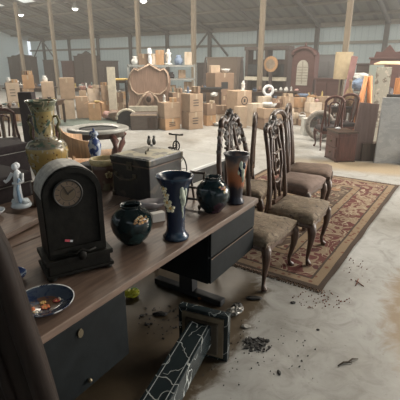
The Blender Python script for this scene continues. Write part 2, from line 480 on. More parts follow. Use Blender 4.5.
navy = spots('navy_glaze', (.012,.022,.05), [((.025,.05,.085), 9, .55)], 20, rough=.22, bmp=.05)
plumblk = spots('plum_green_glaze', (.008,.02,.024), [((.045,.02,.035), 6, .6)], 20, rough=.15, bmp=.03)
prof1 = [(0,0),(.052,0),(.056,.006),(.085,.035),(.106,.075),(.114,.115),(.106,.155),(.08,.186),(.054,.200),(.050,.208),(.058,.216),(.060,.220)]
vase('round_vase', 'round black-green vase with a peach blossom spray, right of the clock', (-.371, 2.015, Z), prof1, [(.052,.220),(.044,.208),(.045,.195),(.07,.17),(.0,.16)], tealblk,
     [(8,.150,.008,pch,pch),(12,.160,.010,pch,crm),(50,.165,.009,pch,ywl),(52,.152,.008,crm,ywl),(33,.172,.012,crm,ywl),(24,.172,.009,pch,ywl),(18,.165,.012,crm,ywl),(27,.158,.011,pch,crm),(36,.162,.011,pch,ywl),(22,.145,.009,pch,crm),(31,.147,.010,pch,ywl),(41,.150,.009,pch,ywl),(14,.152,.007,pch,pch),(46,.146,.007,pch,pch)])
prof2 = [(0,0),(.070,0),(.074,.012),(.060,.028),(.052,.05),(.050,.10),(.056,.18),(.066,.26),(.078,.31),(.096,.345),(.104,.360),(.103,.366)]
t, vw = vase('trumpet_vase', 'tall navy trumpet vase with yellow sunflowers and a white bird', (-.136, 2.075, Z), prof2, [(.096,.362),(.074,.31),(.055,.22),(0,.2)], navy,
     [(-50,.305,.024,crm,ywl),(-46,.268,.024,crm,ywl),(-44,.225,.030,crm,ywl),(-28,.195,.028,crm,ywl),(-44,.18,.014,grn_w,grn_w)])
q = mb(grn_w)                                   # bird and foliage relief, right of centre
for (a, z, r, s) in ((28,.30,.018,(.5,.5,1.6)),(36,.275,.018,(.6,.6,1.5)),(44,.25,.02,(.6,.6,1.8)),(34,.24,.012,(.6,.6,1.5)),(50,.285,.015,(.6,.6,1.6)),(40,.205,.012,(.5,.5,2.4)),(48,.16,.009,(.5,.5,2.8)),(24,.265,.009,(.5,.5,1.5)),(54,.22,.01,(.5,.5,2))):
    th = vw+R(a); rr = surf(prof2, z)-.003; q.ball((rr*math.cos(th), rr*math.sin(th), z), r*1.3, s, 2)
q.build('bird_relief', t)
prof3 = [(0,0),(.055,0),(.058,.008),(.085,.04),(.106,.085),(.112,.125),(.103,.168),(.078,.200),(.054,.215),(.050,.226),(.056,.236),(.057,.240)]
vase('round_vase', 'round dark vase with a small pink and peach flower, between the two tall vases', (.085, 2.50, Z), prof3, [(.05,.240),(.042,.228),(.045,.21),(.07,.18),(0,.17)], plumblk,
     [(30,.185,.010,pch,crm),(52,.18,.012,pch,crm),(38,.175,.015,M('pink_glaze',(.42,.2,.24),.4,.3,30),ywl),(47,.168,.012,pch,ywl),(44,.155,.011,crm,pch)])
# orange & black vase: colour bands with height
m, nt, b = newmat('orange_black_glaze')
tc = nt.nodes.new('ShaderNodeTexCoord'); sp = nt.nodes.new('ShaderNodeSeparateXYZ'); lk(nt, tc.outputs['Object'], sp.inputs[0])
vv = coords(nt, (1,1,.5)); n = noise(nt, vv, 14, 3); 
h = math_n(nt, 'ADD', sp.outputs[2], math_n(nt, 'MULTIPLY', math_n(nt, 'SUBTRACT', n, .5), .16))
c = ramp(nt, math_n(nt, 'DIVIDE', h, .36), [(.12,(.014,.016,.03)),(.3,(.03,.025,.03)),(.42,(.34,.11,.045)),(.6,(.40,.14,.06)),(.8,(.30,.17,.11)),(.93,(.07,.065,.075))])
lk(nt, c, b.inputs['Base Color']); b.inputs['Roughness'].default_value = .3
prof4 = [(0,0),(.060,0),(.063,.012),(.050,.03),(.048,.07),(.056,.14),(.066,.22),(.076,.30),(.082,.335),(.092,.348),(.091,.355)]
t, vw = vase('trumpet_vase', 'rust orange and black trumpet vase with a dark bird, at the end of the desk', (.250, 2.67, Z), prof4, [(.082,.350),(.07,.30),(.05,.2),(0,.18)], m)
q = MB()
for (a, z, r, s, mm_) in ((25,.285,.022,(.5,.5,1.4),grn_w),(38,.25,.024,(.5,.5,1.7),grn_w),(48,.21,.018,(.5,.5,2.2),grn_w),(30,.235,.012,(.7,.7,2.2),navy),(22,.265,.013,(.8,.8,1.8),navy),(42,.28,.014,(.9,.9,1.6),navy),(14,.24,.010,(.6,.6,1.8),grn_w)):
    th = vw+R(a); rr = surf(prof4, z)-.003; q.mat(mm_).ball((rr*math.cos(th), rr*math.sin(th), z), r*1.3, s, 2)
q.build('bird_relief', t)

# ---------- mantel clock ----------
dsl = M('blackened_slate', (.010,.009,.007), .6, .5, 25, 0, .2, spec=.2); dsl2 = M('lit_grey_slate', (.30,.285,.26), .5, .4, 30)
ca = math.atan2(1.758-1.597, -.443+.704)
t = thing('mantel_clock', 'black arched mantel clock with a tan dial, nearest object on the desktop', 'clock', (-.600, 1.735, Z), ca)
def arch(wd_, h0, seg=20, inset=0):
    r = wd_/2-inset
    return [(-r, h0[0]+inset), (r, h0[0]+inset)]+[(r*math.cos(a), h0[1]+r*math.sin(a)) for a in [PI*k/seg for k in range(seg+1)]]
q = mb(dsl); q.prism(arch(.262, (.10, .385)), -.075, .085); q.build('case', t)
q = mb(dsl2)                                     # rounded roof of the case, overhead light painted in as paler slate
pts = [(.133*math.cos(PI*k/20), .385+.133*math.sin(PI*k/20)) for k in range(21)]
pin = [(.128*math.cos(PI*k/20), .385+.128*math.sin(PI*k/20)) for k in range(21)][::-1]
for (o0, o1), (o2, o3) in zip(list(zip(pts, pts[1:])), list(zip(pin[::-1], pin[::-1][1:]))):
    q.prism([o0, o1, o3, o2], -.065, .088)
q.build('arch_roof', t)
q = mb(dsl)
ao = arch(.262, (.12, .385), 20, .004); ai = arch(.262, (.12, .385), 20, .026)
for i in range(len(ao)):
    j = (i+1) % len(ao)
    q.prism([ao[i], ao[j], ai[j], ai[i]], -.086, -.07)
q.build('front_moulding', t)
m, nt, b = newmat('clock_dial')
tc = nt.nodes.new('ShaderNodeTexCoord'); 
vm = nt.nodes.new('ShaderNodeVectorMath'); vm.operation = 'DISTANCE'; vm.inputs[1].default_value = (-.022, -.09, .400); lk(nt, tc.outputs['Object'], vm.inputs[0])
c = ramp(nt, math_n(nt, 'MULTIPLY', vm.outputs['Value'], 14), [(.0,(.10,.07,.04)),(.36,(.12,.09,.05)),(.42,(.055,.04,.03)),(.48,(.15,.105,.07)),(.85,(.17,.13,.09))], 'CONSTANT')
lk(nt, mixc(nt, math_n(nt,'MULTIPLY',noise(nt, coords(nt), 40),.5), c, (.12,.08,.05)), b.inputs['Base Color']); b.inputs['Roughness'].default_value = .5
q = mb(m); q.tube([(-.022,-.076,.400),(-.022,-.089,.400)], .056, 32); dial = q.build('dial', t)
mb(iron).tube([(-.022+.06*math.cos(2*PI*k/32), -.088, .400+.06*math.sin(2*PI*k/32)) for k in range(32)], .005, 6, closed=True, up=(0,1,0)).build('bezel', dial)
q = mb(iron)
for k in range(12):
    a = 2*PI*k/12; q.box((-.022+.046*math.sin(a), -.0895, .400+.046*math.cos(a)), (.003,.001,.014), ry=a)
q.build('numerals', dial)
q = mb(iron); q.box((-.01,-.091,.407),(.003,.002,.035),ry=1.0); q.box((-.03,-.091,.415),(.003,.002,.045),ry=-.4); q.build('hands', dial)
q = mb(dsl); q.box((0,0,.088),(.31,.20,.024),bev=.004); q.box((0,0,.055),(.285,.185,.05),bev=.004); q.box((0,0,.024),(.31,.205,.016),bev=.004)
q.build('base', t)
for sx_ in (-.13,.13):
    for sy_ in (-.08,.08): mb(dsl).lathe([(0,0),(.018,0),(.022,.01),(.014,.018),(0,.018)], (sx_,sy_,0), 12).build('foot', t)
q = mb(dsl); q.ball((.01,-.098,.10),.02,(1,.5,1.3)); q.tube([(-.05,-.09,.125),(-.02,-.1,.115),(.01,-.098,.13),(.04,-.1,.115),(.075,-.09,.12)],.006,6); q.build('ornament', t)
q = mb(M('pink_tag',(.75,.12,.16),.5,.2)); q.box((-.045,-.077,.178),(.022,.002,.010),ry=.3); q.mat(white).box((-.028,-.0775,.172),(.012,.002,.009),ry=.3)
tag(q.build('price_sticker', t), 'small pink and white sticker')

# ---------- steamer trunk ----------
tk = spots('scuffed_black_leather', (.020,.017,.014), [((.060,.048,.034), 9, .60), ((.012,.011,.011), 5, .6)], 40, rough=.45)
tk_top = spots('worn_trunk_lid', (.20,.18,.14), [((.50,.44,.30), 7, .52), ((.07,.06,.05), 5, .62), ((.5,.46,.36), 16, .68)], 30, rough=.4)
ta = R(57)
Nn = Vector((-.364,2.650)); e1 = Vector((math.cos(ta), math.sin(ta))); e2 = Vector((-e1.y, e1.x))
ctr = Nn+e1*.19+e2*.18+Vector((.02,0))
t = thing('steamer_trunk', 'scuffed black trunk with a worn tan lid at the back of the desk', 'trunk', (ctr.x, ctr.y, Z), ta)
bd = mb(tk).box((0,0,.125),(.38,.35,.25),bev=.006).build('body', t)
ld = mb(tk).box((0,0,.279),(.392,.362,.052),bev=.008); ld.mat(tk_top).box((0,0,.306),(.365,.335,.006)); ld = ld.build('lid', t)
for s1 in (-1,1):
    for s2 in (-1,1):
        for zz in (.018,.285): mb(trb).box((s1*.187,s2*.172,zz),(.024,.024,.036),bev=.003).build('corner_fitting', t)
q = mb(edgewood)
q.box((0,0,.250),(.394,.364,.008)); q.build('rim_strip', t)
q = mb(trb); q.tube([(-.197,.05+.09*math.cos(a),.17-.03*math.sin(a)) for a in [PI*k/8 for k in range(9)]],.007,6)
q.box((-.194,.14,.175),(.008,.03,.03)); q.box((-.194,-.04,.175),(.008,.03,.03)); q.build('side_handle', t)
q = mb(trb); q.box((-.198,.0,.245),(.006,.05,.06)); q.ball((-.203,0,.235),.012); q.build('hasp', t)
q = mb(trb); q.tube([(-.06,.05*0-.04,.31),(-.05,-.03,.325),(.05,.03,.325),(.06,.04,.31)],.006,6); q.build('lid_handle', t)

# ---------- other desk-top objects ----------
t = thing('planter', 'brown jardiniere with a cream rim and a cream rose, left of the trunk', 'pot', (-.745, 3.00, Z))
terr = spots('brown_mottled_glaze', (.10,.055,.04), [((.16,.13,.08), 10, .56), ((.05,.03,.03), 8, .6)], 30, rough=.4)
pf = [(0,0),(.070,0),(.075,.01),(.082,.08),(.088,.16),(.092,.20)]
mb(terr).lathe(pf+[(.08,.2),(.07,.05),(0,.04)],seg=36).build('body', t)
mb(M('straw_rim',(.47,.38,.20),.5,.25,40)).lathe([(.088,.195),(.100,.205),(.106,.225),(.100,.243),(.088,.245),(.082,.235),(.082,.2)],seg=36).build('rim', t)
q = MB(); vw = math.atan2(-2.99,.775)
relief(q, pf, [(24,.13,.032,M('rose_glaze',(.40,.32,.17),.5,.3,40),M('rose_heart',(.28,.19,.09),.5,.3,40))], vw); q.build('rose_relief', t)

def plate(name, label, loc, r, tilt, mats):
    t = thing(name, label, 'plate', loc)
    q = mb(mats).lathe([(0,.004),(r*.5,.004),(r*.62,.010),(r*.95,.026),(r,.028),(r*.98,.022),(r*.6,.0),(0,0)], seg=48); o = q.build('dish', t); return t
m, nt, b = newmat('imari_plate')
tc = nt.nodes.new('ShaderNodeTexCoord'); vm = nt.nodes.new('ShaderNodeVectorMath'); vm.operation = 'LENGTH'; lk(nt, tc.outputs['Object'], vm.inputs[0])
rd = math_n(nt, 'DIVIDE', vm.outputs['Value'], .122)
c = ramp(nt, rd, [(0,(.12,.06,.03)),(.28,(.10,.05,.03)),(.5,(.04,.055,.085)),(.93,(.05,.07,.10)),(.965,(.6,.62,.62))], 'CONSTANT')
vn = coords(nt); nn = noise(nt, vn, 22, 3, .5, 1); c = mixc(nt, ramp(nt, nn, [(.52,(0,0,0)),(.6,(1,1,1))]), c, (.015,.025,.06))
lk(nt, c, b.inputs['Base Color']); b.inputs['Roughness'].default_value = .18
loc = (-.635, 1.405, Z)
t = plate('imari_plate', 'blue plate with orange and white blossoms on the desk in front of the clock', loc, .120, 0, m)
q = MB(); orr = M('orange_enamel',(.70,.20,.07),.3,.3,30); wht = M('white_enamel',(.75,.72,.62),.3,.15)
rd_ = M('red_enamel',(.45,.05,.04),.3,.2)
for (x, y, r, m1) in ((.06,.045,.020,wht),(.08,.03,.016,wht),(.06,.07,.014,orr),(.04,.025,.016,rd_),(-.045,-.045,.026,orr),(-.02,-.06,.018,wht),(-.062,-.03,.018,rd_),(.01,-.02,.02,orr),(-.01,.01,.014,ywl)):
    for k in range(6):
        a = k*PI/3; z = .006+max(0,(math.hypot(x,y)-.075))*.28
        q.mat(m1).ball((x+r*.6*math.cos(a), y+r*.6*math.sin(a), z), r*.45, (1,1,.16), 1)
    q.mat(ywl).ball((x,y,z), r*.35,(1,1,.25),1)
q.build('painted_blossoms', t)
bw = spots('blue_white_glaze', (.45,.50,.58), [((.05,.08,.22), 18, .5)], 20, rough=.2, bmp=.02)
x, y = g(9, 276, .78); plate('small_plate', 'small blue and white plate left of the clock base', (x+.0, y+.0, Z), .075, 0, bw)
x, y = g(0, 214, .80)
t = plate('saucer', 'white saucer at the left edge, beside the white figurine', (x-.03, y, .8005), .06, 0, white)

# raised board with the figurine
A0 = Vector(g(0,238,.80)); A1 = Vector(g(42,217,.80)); ang = math.atan2(A1.y-A0.y, A1.x-A0.x)
u = (A1-A0).normalized(); vv_ = Vector((-u.y,u.x)); LB = .95; mid = A1-u*LB/2+vv_*.28
t = thing('wooden_tray_board', 'brown raised wooden board left of the clock, under the white figurine', 'board', (mid.x, mid.y, .7602), ang)
mb(oak).box((0,0,.0195),(LB,.55,.022),bev=.004).build('board', t)
for s_ in (-1,1): mb(oak).box((s_*.3,0,.004),(.04,.5,.009)).build('batten', t)
mb(oak).box((0,-.262,.034),(LB,.018,.012),bev=.003).build('raised_lip', t)

t = thing('ceramic_figurine', 'white and pale blue ceramic figurine on the brown board', 'figurine', (-1.185, 2.50, .792))
q = mb(M('pale_blue_ceramic',(.60,.66,.70),.25,.15,30))
q.lathe([(0,0),(.06,0),(.066,.012),(.055,.03),(.03,.04),(0,.045)],seg=20)
q.ball((.03,-.01,.04),.03,(1.2,1,.8),2,.004); q.ball((-.03,.0,.035),.028,(1,1,.9),2,.004); q.build('rocky_base', t)
q = mb(white)
q.tube([(-.01,0,.03),(-.014,0,.09),(-.008,0,.15),(.002,0,.20),(.004,0,.235),(.0,0,.252)],[.036,.034,.026,.034,.026,.011],12,flat=.75)
q.ball((-.004,-.006,.272),.021,(1,1,1.15)); q.ball((.003,.006,.278),.022,(1,1,1.0))
q.tube([(-.028,0,.228),(-.052,-.015,.19),(-.066,-.03,.175),(-.07,-.035,.19)],[.012,.011,.009,.008],8)
q.tube([(.033,0,.228),(.040,-.02,.18),(.012,-.034,.165),(-.02,-.036,.17)],[.012,.011,.009,.008],8)
q.build('body', t)
q = mb(M('blue_glaze',(.26,.38,.52),.25,.25,20)); q.tube([(.02,-.02,.20),(.008,-.034,.13),(.014,-.04,.06),(.02,-.04,.04)],[.014,.015,.02,.016],8,flat=.5); q.build('sash', t)

# shell-like pearly dish, card, plate stand
x, y = g(150,207,.78)
t = thing('pearly_dish', 'pearly grey scalloped dish between the trunk and the navy vase', 'dish', (x+.01, y, Z), .4)
pearl = M('pearl_glaze',(.40,.36,.36),.2,.3,12)
q = mb(pearl); seg = 36; rings = []
for r, z in ((.0,.012),(.05,.012),(.075,.03),(.095,.055),(.088,.058),(.066,.036),(0,.02)):
    rings.append([q.bm.verts.new(((r*(1+.06*math.cos(8*a))*1.1*math.cos(a)), r*(1+.06*math.cos(8*a))*.8*math.sin(a), z+.012*(r>.09)*math.cos(2*a))) for a in [2*PI*i/seg for i in range(seg)]])
for a_, b_ in zip(rings, rings[1:]):
    for i in range(seg):
        f = q._face([a_[i], a_[(i+1)%seg], b_[(i+1)%seg], b_[i]]); 
        if f: f.smooth = True
q.build('bowl', t)
mb(pearl).lathe([(0,0),(.035,0),(.03,.013),(0,.013)]).build('foot_ring', t)
q = mb(pearl); q.tube([(-.10,-.01,.06),(-.075,-.04,.068),(-.03,-.065,.06),(.02,-.075,.058)],[.008,.014,.016,.008],8); q.build('rolled_edge', t)
x, y = g(157,222,.77)
tag(put(mb(M('white_card',(.62,.58,.54),.6,.08)).box((0,0,.03),(.085,.045,.058),bev=.004).build('card_box'), (x,y+.04,Z), .5), 'small white card box left of the navy vase foot', 'box')
x, y = g(196,212,.76)
t = thing('plate_stand', 'dark wooden plate stand behind the navy trumpet vase', 'stand', (x-.005, y+.12, Z), R(-20))
for s_ in (-1,1):
    q = mb(darkwood); q.tube([(s_*.05,.05,.235),(s_*.052,.0,.13),(s_*.055,-.035,.03),(s_*.056,-.075,.008),(s_*.056,-.085,.035)],.009,6); q.build('rail', t)
    mb(darkwood).tube([(s_*.05,.045,.2),(s_*.05,.105,.006)],.008,6).build('leg', t)
mb(darkwood).tube([(-.055,.0,.13),(.055,.0,.13)],.008,6).build('crossbar', t)
mb(darkwood).tube([(-.052,.045,.225),(.052,.045,.225)],.009,6).build('crossbar', t)
mb(darkwood).tube([(-.06,-.02,.055),(.06,-.02,.055)],.009,6).build('crossbar', t)

# miniature tricycle behind the trunk
t = thing('miniature_tricycle', 'small dark metal tricycle ornament behind the trunk', 'ornament', (-.19, 3.17, Z), R(150))
trs = t
def ring(c, r, tr, plane='xz', n=24):
    if plane == 'xz': pts = [(c[0]+r*math.cos(2*PI*k/n), c[1], c[2]+r*math.sin(2*PI*k/n)) for k in range(n)]
    else: pts = [(c[0], c[1]+r*math.cos(2*PI*k/n), c[2]+r*math.sin(2*PI*k/n)) for k in range(n)]
    return pts
def wheel(parent, c, r, plane):
    q = mb(iron); q.tube(ring(c, r, 0, plane), .006, 6, closed=True, up=(.577,.577,.577))
    for k in range(8):
        a = PI*k/4; d_ = (r*math.cos(a), 0, r*math.sin(a)) if plane == 'xz' else (0, r*math.cos(a), r*math.sin(a))
        q.tube([c, tuple(c[i]+d_[i] for i in range(3))], .0022, 4)
    q.build('wheel', parent)
wheel(t, (0,0,.126), .12, 'xz'); wheel(t, (-.0,.0,.305), .038, 'xz')
wheel(t, (.16,.07,.072), .066, 'xz'); wheel(t, (.16,-.07,.072), .066, 'xz')
q = mb(iron); q.tube([(0,0,.126),(0,0,.39)],.007,6); q.tube([(.0,0,.29),(.05,0,.28),(.09,0,.2),(.16,0,.072)],.007,6); q.tube([(.16,-.07,.072),(.16,.07,.072)],.005,6)
q.tube([(0,0,.29),(.03,-.01,.20),(.10,0,.12)],.005,6); q.build('frame', t)
q = mb(iron); q.tube([(-.062,-.02,.395),(-.03,-.01,.392),(0,0,.395),(.03,.01,.395),(.065,.02,.402)],[.009,.006,.006,.006,.009],6); q.build('handlebar', t)
mb(darkwood).ball((.07,0,.285),.02,(1.4,1,.5)).build('saddle', t)
trs.scale = (.8,1.1,1)
t = thing('bird_figurine', 'pair of small grey bird figures behind the left end of the trunk lid', 'figurine', (-.41, 3.36, Z), .3)
mb(greymetal).lathe([(0,0),(.05,0),(.05,.02),(.012,.03),(.012,.28),(0,.28)]).build('stand', t)
for s_ in (-1,1):
    q = mb(steel); q.ball((s_*.022,0,.305),.02,(.9,1,1.7)); q.ball((s_*.022,-.008,.345),.012); q.tube([(s_*.022,-.012,.345),(s_*.022,-.035,.342)],[.004,.001],5); q.build('bird', t)

# white-topped table behind the desk
ta = DA; c0 = Vector((-.17,4.04))
t = thing('side_table', 'dark low table with a bright white top behind the desk', 'table', (c0.x, c0.y, .0165), R(55))
mb(M('white_laminate',(.72,.71,.68),.3,.06)).box((0,0,.715),(.80,.62,.03),bev=.004).build('table_top', t)
mb(iron).box((0,0,.64),(.76,.58,.12)).build('apron', t)
for a_ in (-1,1):
    for b_ in (-1,1): mb(iron).box((a_*.35,b_*.26,.29),(.05,.05,.58)).build('leg', t)

# ---------- big yellow and green vase on a black cabinet ----------
m, nt, b = newmat('famille_jaune_glaze')
tc = nt.nodes.new('ShaderNodeTexCoord'); sp = nt.nodes.new('ShaderNodeSeparateXYZ'); lk(nt, tc.outputs['Object'], sp.inputs[0])
vv = coords(nt); nn = noise(nt, vv, 10, 3, .55, .8); n2_ = noise(nt, coords(nt,(1,1,1),(1,2,3)), 16, 3, .5, 1)
c = ramp(nt, math_n(nt,'DIVIDE',sp.outputs[2],.66), [(0,(.36,.24,.08)),(.48,(.34,.24,.09)),(.50,(.17,.15,.11)),(.60,(.24,.21,.16)),(.63,(.34,.26,.11)),(.93,(.22,.21,.12)),(.99,(.15,.16,.11))], 'CONSTANT')
c = mixc(nt, ramp(nt, nn, [(.54,(0,0,0)),(.60,(1,1,1))]), c, (.07,.11,.08))
c = mixc(nt, ramp(nt, n2_, [(.56,(0,0,0)),(.60,(1,1,1))]), c, (.40,.35,.24))
vo = nt.nodes.new('ShaderNodeTexVoronoi'); vo.inputs['Scale'].default_value = 26; lk(nt, vv, vo.inputs['Vector'])
c = mixc(nt, math_n(nt,'LESS_THAN',vo.outputs['Distance'],.2), c, (.12,.06,.03))
lk(nt, c, b.inputs['Base Color']); b.inputs['Roughness'].default_value = .22
py = [(0,0),(.105,0),(.11,.02),(.105,.05),(.13,.13),(.155,.22),(.165,.29),(.160,.335),(.135,.372),(.095,.388),(.078,.41),(.078,.50),(.085,.60),(.108,.675),(.122,.690),(.121,.698)]
yvloc = (D(-.54,1.70).x+.045, D(-.54,1.70).y, .7185)
t = thing('palace_vase', 'large yellow and green palace vase with a flared neck, behind the clock', 'vase', yvloc)
mb(m).lathe(py+[(.112,.692),(.078,.60),(.07,.50),(0,.45)],seg=48).build('body', t)
for s_ in (-1,1):
    q = mb(M('olive_glaze',(.16,.14,.07),.3,.4,30)); q.tube([(s_*.08,0,.57),(s_*.11,0,.575),(s_*.125,0,.53),(s_*.105,0,.49),(s_*.12,0,.44),(s_*.108,0,.385)],[.010,.012,.012,.014,.011,.008],8); q.build('handle', t)
p_ = D(-.54, 1.70)
t = thing('low_cabinet', 'black low cabinet standing under the large yellow vase', 'cabinet', (p_.x, p_.y, 0), DA)
mb(blackpaint).box((0,0,.36),(.42,.40,.715)).build('carcass', t); mb(charc).box((0,-.205,.4),(.36,.01,.6)).build('door', t)
mb(brass).ball((.14,-.214,.42),.009).build('knob', t)
# dark cases to the left
for (x0, y0, zt, w_, d_, rz, lab) in ((D(-.60,2.5).x,D(-.6,2.5).y,.985,.62,.5,57.3,'dark violet upholstered case behind the white figurine, the farther of two'), (D(-1.12,1.72).x,D(-1.12,1.72).y,.93,.62,.44,57.3,'black upholstered case at the left edge, behind the figurine')):
    t = thing('upholstered_case', lab, 'case', (x0, y0, 0), R(rz))
    mb(clothdark).box((0,0,(zt-.06)/2+.02),(w_,d_,zt-.10),bev=.02).build('body', t)
    mb(clothdark).box((0,0,zt-.035),(w_+.02,d_+.02,.07),bev=.015).build('lid', t)
    mb(steel).box((0,-d_/2-.012,zt-.074),(w_+.02,.004,.006)).build('trim_strip', t)
    for a_ in (-1,1):
        for b_ in (-1,1): mb(darkwood).box((a_*w_*.42,b_*d_*.4,.02),(.05,.05,.04)).build('foot', t)
x, y = g(36,211,.76)
t = thing('bookend', 'small dark wooden bookend just left of the clock', 'bookend', (x-.035, y+.12, Z), R(15))
mb(darkwood).box((0,0,.09),(.03,.10,.18),bev=.003).build('upright', t); mb(darkwood).box((-.03,0,.006),(.07,.10,.012)).build('foot', t); mb(brass).box((.016,0,.10),(.003,.07,.11)).build('inset', t)

# foreground: curved dark wooden frame at the left edge
t = thing('curved_headboard', 'dark curved wooden headboard leaning in the lower left corner', 'headboard', (0,0,0), 0)
edge = [(-30,190),(-16,218),(2,252),(14,285),(25,320),(37,355),(48,390),(58,425),(72,480),(88,560)]
Yp = .70
pts = []
for (px, py_) in edge:
    z = zat(py_, Yp); pts.append((xat(px, Yp, z), z))
last = pts[-1]; pts.append((last[0]+.04, .02))
poly = pts+[(pts[-1][0]-.62,.02),(-1.02,.6),(-1.02,pts[0][1])]
headw = M('near_black_wood', (.020,.013,.010), .65, .4, 5, 0, .12, (9,9,1), spec=.2)
q = mb(headw); q.prism(poly, Yp, Yp+.035); hb = q.build('panel', t)
q = mb(headw); q.tube([(x-.012, Yp, z) for x, z in pts], .024, 10, flat=1.0); q.build('edge_moulding', t)
q = mb(headw); q.tube([(x-.085, Yp-.002, z-.01) for x, z in pts[1:-1]], .012, 8); q.build('inner_moulding', t)

# ================= FALLEN MARBLE PEDESTAL =================
m, nt, b = newmat('black_marble')
vv = coords(nt, (1,1,1), (R(30),R(20),R(38))); nn3 = noise(nt, coords(nt,(1,1,1),(2,1,0)), 5, 2)
def veins(sc_, thr, rot):
    w_ = nt.nodes.new('ShaderNodeTexWave'); w_.inputs['Scale'].default_value = sc_; w_.inputs['Distortion'].default_value = 9; w_.inputs['Detail'].default_value = 3; w_.inputs['Detail Scale'].default_value = 1.6
    lk(nt, coords(nt,(1,1,1),rot), w_.inputs['Vector']); return math_n(nt, 'GREATER_THAN', w_.outputs['Fac'], thr)
vein = math_n(nt, 'MAXIMUM', math_n(nt, 'MULTIPLY', veins(2.6, .9955, (R(30),R(20),R(38))), math_n(nt, 'GREATER_THAN', nn3, .45)), math_n(nt, 'MULTIPLY', veins(3.3, .997, (R(10),R(50),R(-50))), math_n(nt, 'LESS_THAN', nn3, .5)))
c = mixc(nt, vein, mixc(nt, nn3, (.012,.018,.02), (.03,.04,.045)), (.40,.42,.41))
lk(nt, c, b.inputs['Base Color']); b.inputs['Roughness'].default_value = .22
marb = m
tanstone = M('brown_stone_face', (.17,.13,.085), .6, .35, 10)
q0 = Vector(g(200,338,.16)); q1 = Vector(g(160,402,.16)); ax = (q1-q0).normalized(); pa = math.atan2(ax.y, ax.x)
base_c = q0-ax*.01
t = thing('marble_pedestal', 'toppled black marble pedestal with white veins lying on the floor before the desk', 'pedestal', (base_c.x, base_c.y, 0), pa)
# lying along local +x (towards the viewer); slab foot is at x=0, leaning so that the shaft runs down to the floor
q = mb(dsl2).mat(marb); q.box((-.055,.0,.16),(.045,.315,.32),bev=.004); slab = q.build('foot_slab', t)
q = mb(tanstone); q.box((-.028,.0,.16),(.012,.262,.268)); q.build('slab_face', slab)
q = mb(M('dark_stone_step', (.07,.055,.038), .6)); q.box((-.012,.0,.16),(.025,.205,.205),bev=.004); q.build('step', slab)
q = mb(marb); wv_ = .066
q.box((.52,0,.155),(1.04,.135,.135),ry=R(4.2),bev=.004); q.build('shaft', t)
q = mb(M('pale_vein_edge',(.30,.32,.32),.3,.3,30))
for s_ in (-1,1): q.box((.52,s_*.048,.155+.068),(1.03,.0035,.003),ry=R(4.2))
q.xf(Matrix.Identity(4)); q.build('inlay_line', t)
q = mb(marb); q.box((1.03,0,.105),(.05,.20,.20),ry=R(4.2),bev=.004); q.build('top_slab', t)

# ================= FLOOR LITTER =================
x, y = g(132,297)
t = thing('toy_bag', 'crumpled yellow and green packet on the floor beside the left pedestal', 'packet', (x, y, 0), .4)
q = mb(M('yellow_plastic',(.62,.60,.05),.4,.25,20)); q.ball((0,0,.035),.05,(1.2,.8,.65),3,.007); q.build('packet', t)
q = mb(M('green_plastic',(.12,.28,.06),.4,.3,20)); q.ball((.02,.012,.055),.026,(1.2,.8,.5),2,.005); q.ball((-.035,.02,.045),.018,(1.2,.8,.6),2,.005); q.build('printed_patch', t)
x, y = g(235,314)
t = thing('crumpled_metal', 'crushed dark metal can by the right edge of the pedestal foot', 'scrap', (x, y, 0), .6)
q = mb(steel); q.ball((0,0,.03),.055,(1.3,.7,.5),3,.008); q.mat(iron).ball((.03,.02,.05),.03,(1.4,1,.4),2,.006); q.build('can', t)
x, y = g(206,300)
t = thing('rusty_bracket', 'rusty orange bracket on the floor beyond the pedestal foot', 'scrap', (x, y, 0), 0)
q = mb(M('rust',(.26,.11,.04),.8,.4,30)); q.tube([(-.06,0,.01),(-.02,.01,.022),(.03,0,.02),(.065,.01,.008)],[.012,.016,.016,.01],6); q.build('bracket', t)
debm = M('black_flakes', (.02,.018,.017), .7, .4); rustm = M('rust_flakes', (.15,.05,.028), .85, .4)
def flakes(name, lab, cx, cy, rx, ry, n, m_, smin, smax, cat='debris', zz=0):
    q = mb(m_)
    for i in range(n):
        a = random.uniform(0,2*PI); r = random.random()**.7; s_ = random.uniform(smin, smax)
        q.box((rx*r*math.cos(a), ry*r*math.sin(a), .003+random.random()*.004+zz), (s_*random.uniform(.6,2), s_, random.uniform(.003,.007)), rz=random.uniform(0,PI), rx=random.uniform(-.4,.4))
    o = q.build(name); o.location = (cx, cy, 0); return tag(o, lab, cat, kind='stuff')
x, y = g(257,345); flakes('black_flakes', 'heap of black flakes on the concrete right of the pedestal', x, y, .10, .07, 80, debm, .006, .022)
x, y = g(250,350); flakes('scattered_flakes', 'thin scatter of black crumbs around the flake heap', x, y, .5, .32, 90, debm, .002, .006)
x, y = g(322,300); flakes('rust_flakes', 'reddish crumbs scattered along the near rug corner', x, y, .22, .14, 70, rustm, .003, .007)
x, y = g(348,262); flakes('rug_crumbs', 'reddish crumbs beside the long right edge of the rug', x, y, .15, .42, 40, rustm, .003, .007)
x, y = g(170,322); flakes('dirt_crumbs', 'dark crumbs on the dirty brown floor under the desk', x, y, .28, .22, 60, debm, .004, .012)
def lump(name, lab, px, py_, r, m_, sc_=(1.3,1,.4)):
    x, y = g(px, py_); o = mb(m_).ball((0,0,r*.33), r, sc_, 2, r*.14).build(name); o.location = (x, y, 0); return tag(o, lab, 'debris')
lump('debris_lump', 'black lump on the floor below the nearest chair leg', 293, 303, .016, debm)
lump('debris_lump', 'dark twist of scrap under the middle of the desk', 160, 315, .032, debm, (1.8,.7,.4))
lump('debris_lump', 'small dark lump under the desk, nearer the left pedestal', 142, 316, .014, debm)
lump('debris_lump', 'small dark lump near the pedestal shaft', 147, 325, .014, debm)
lump('debris_lump', 'flat dark scrap at the foot of the nearest chair', 254, 299, .032, debm, (2.0,.8,.3))
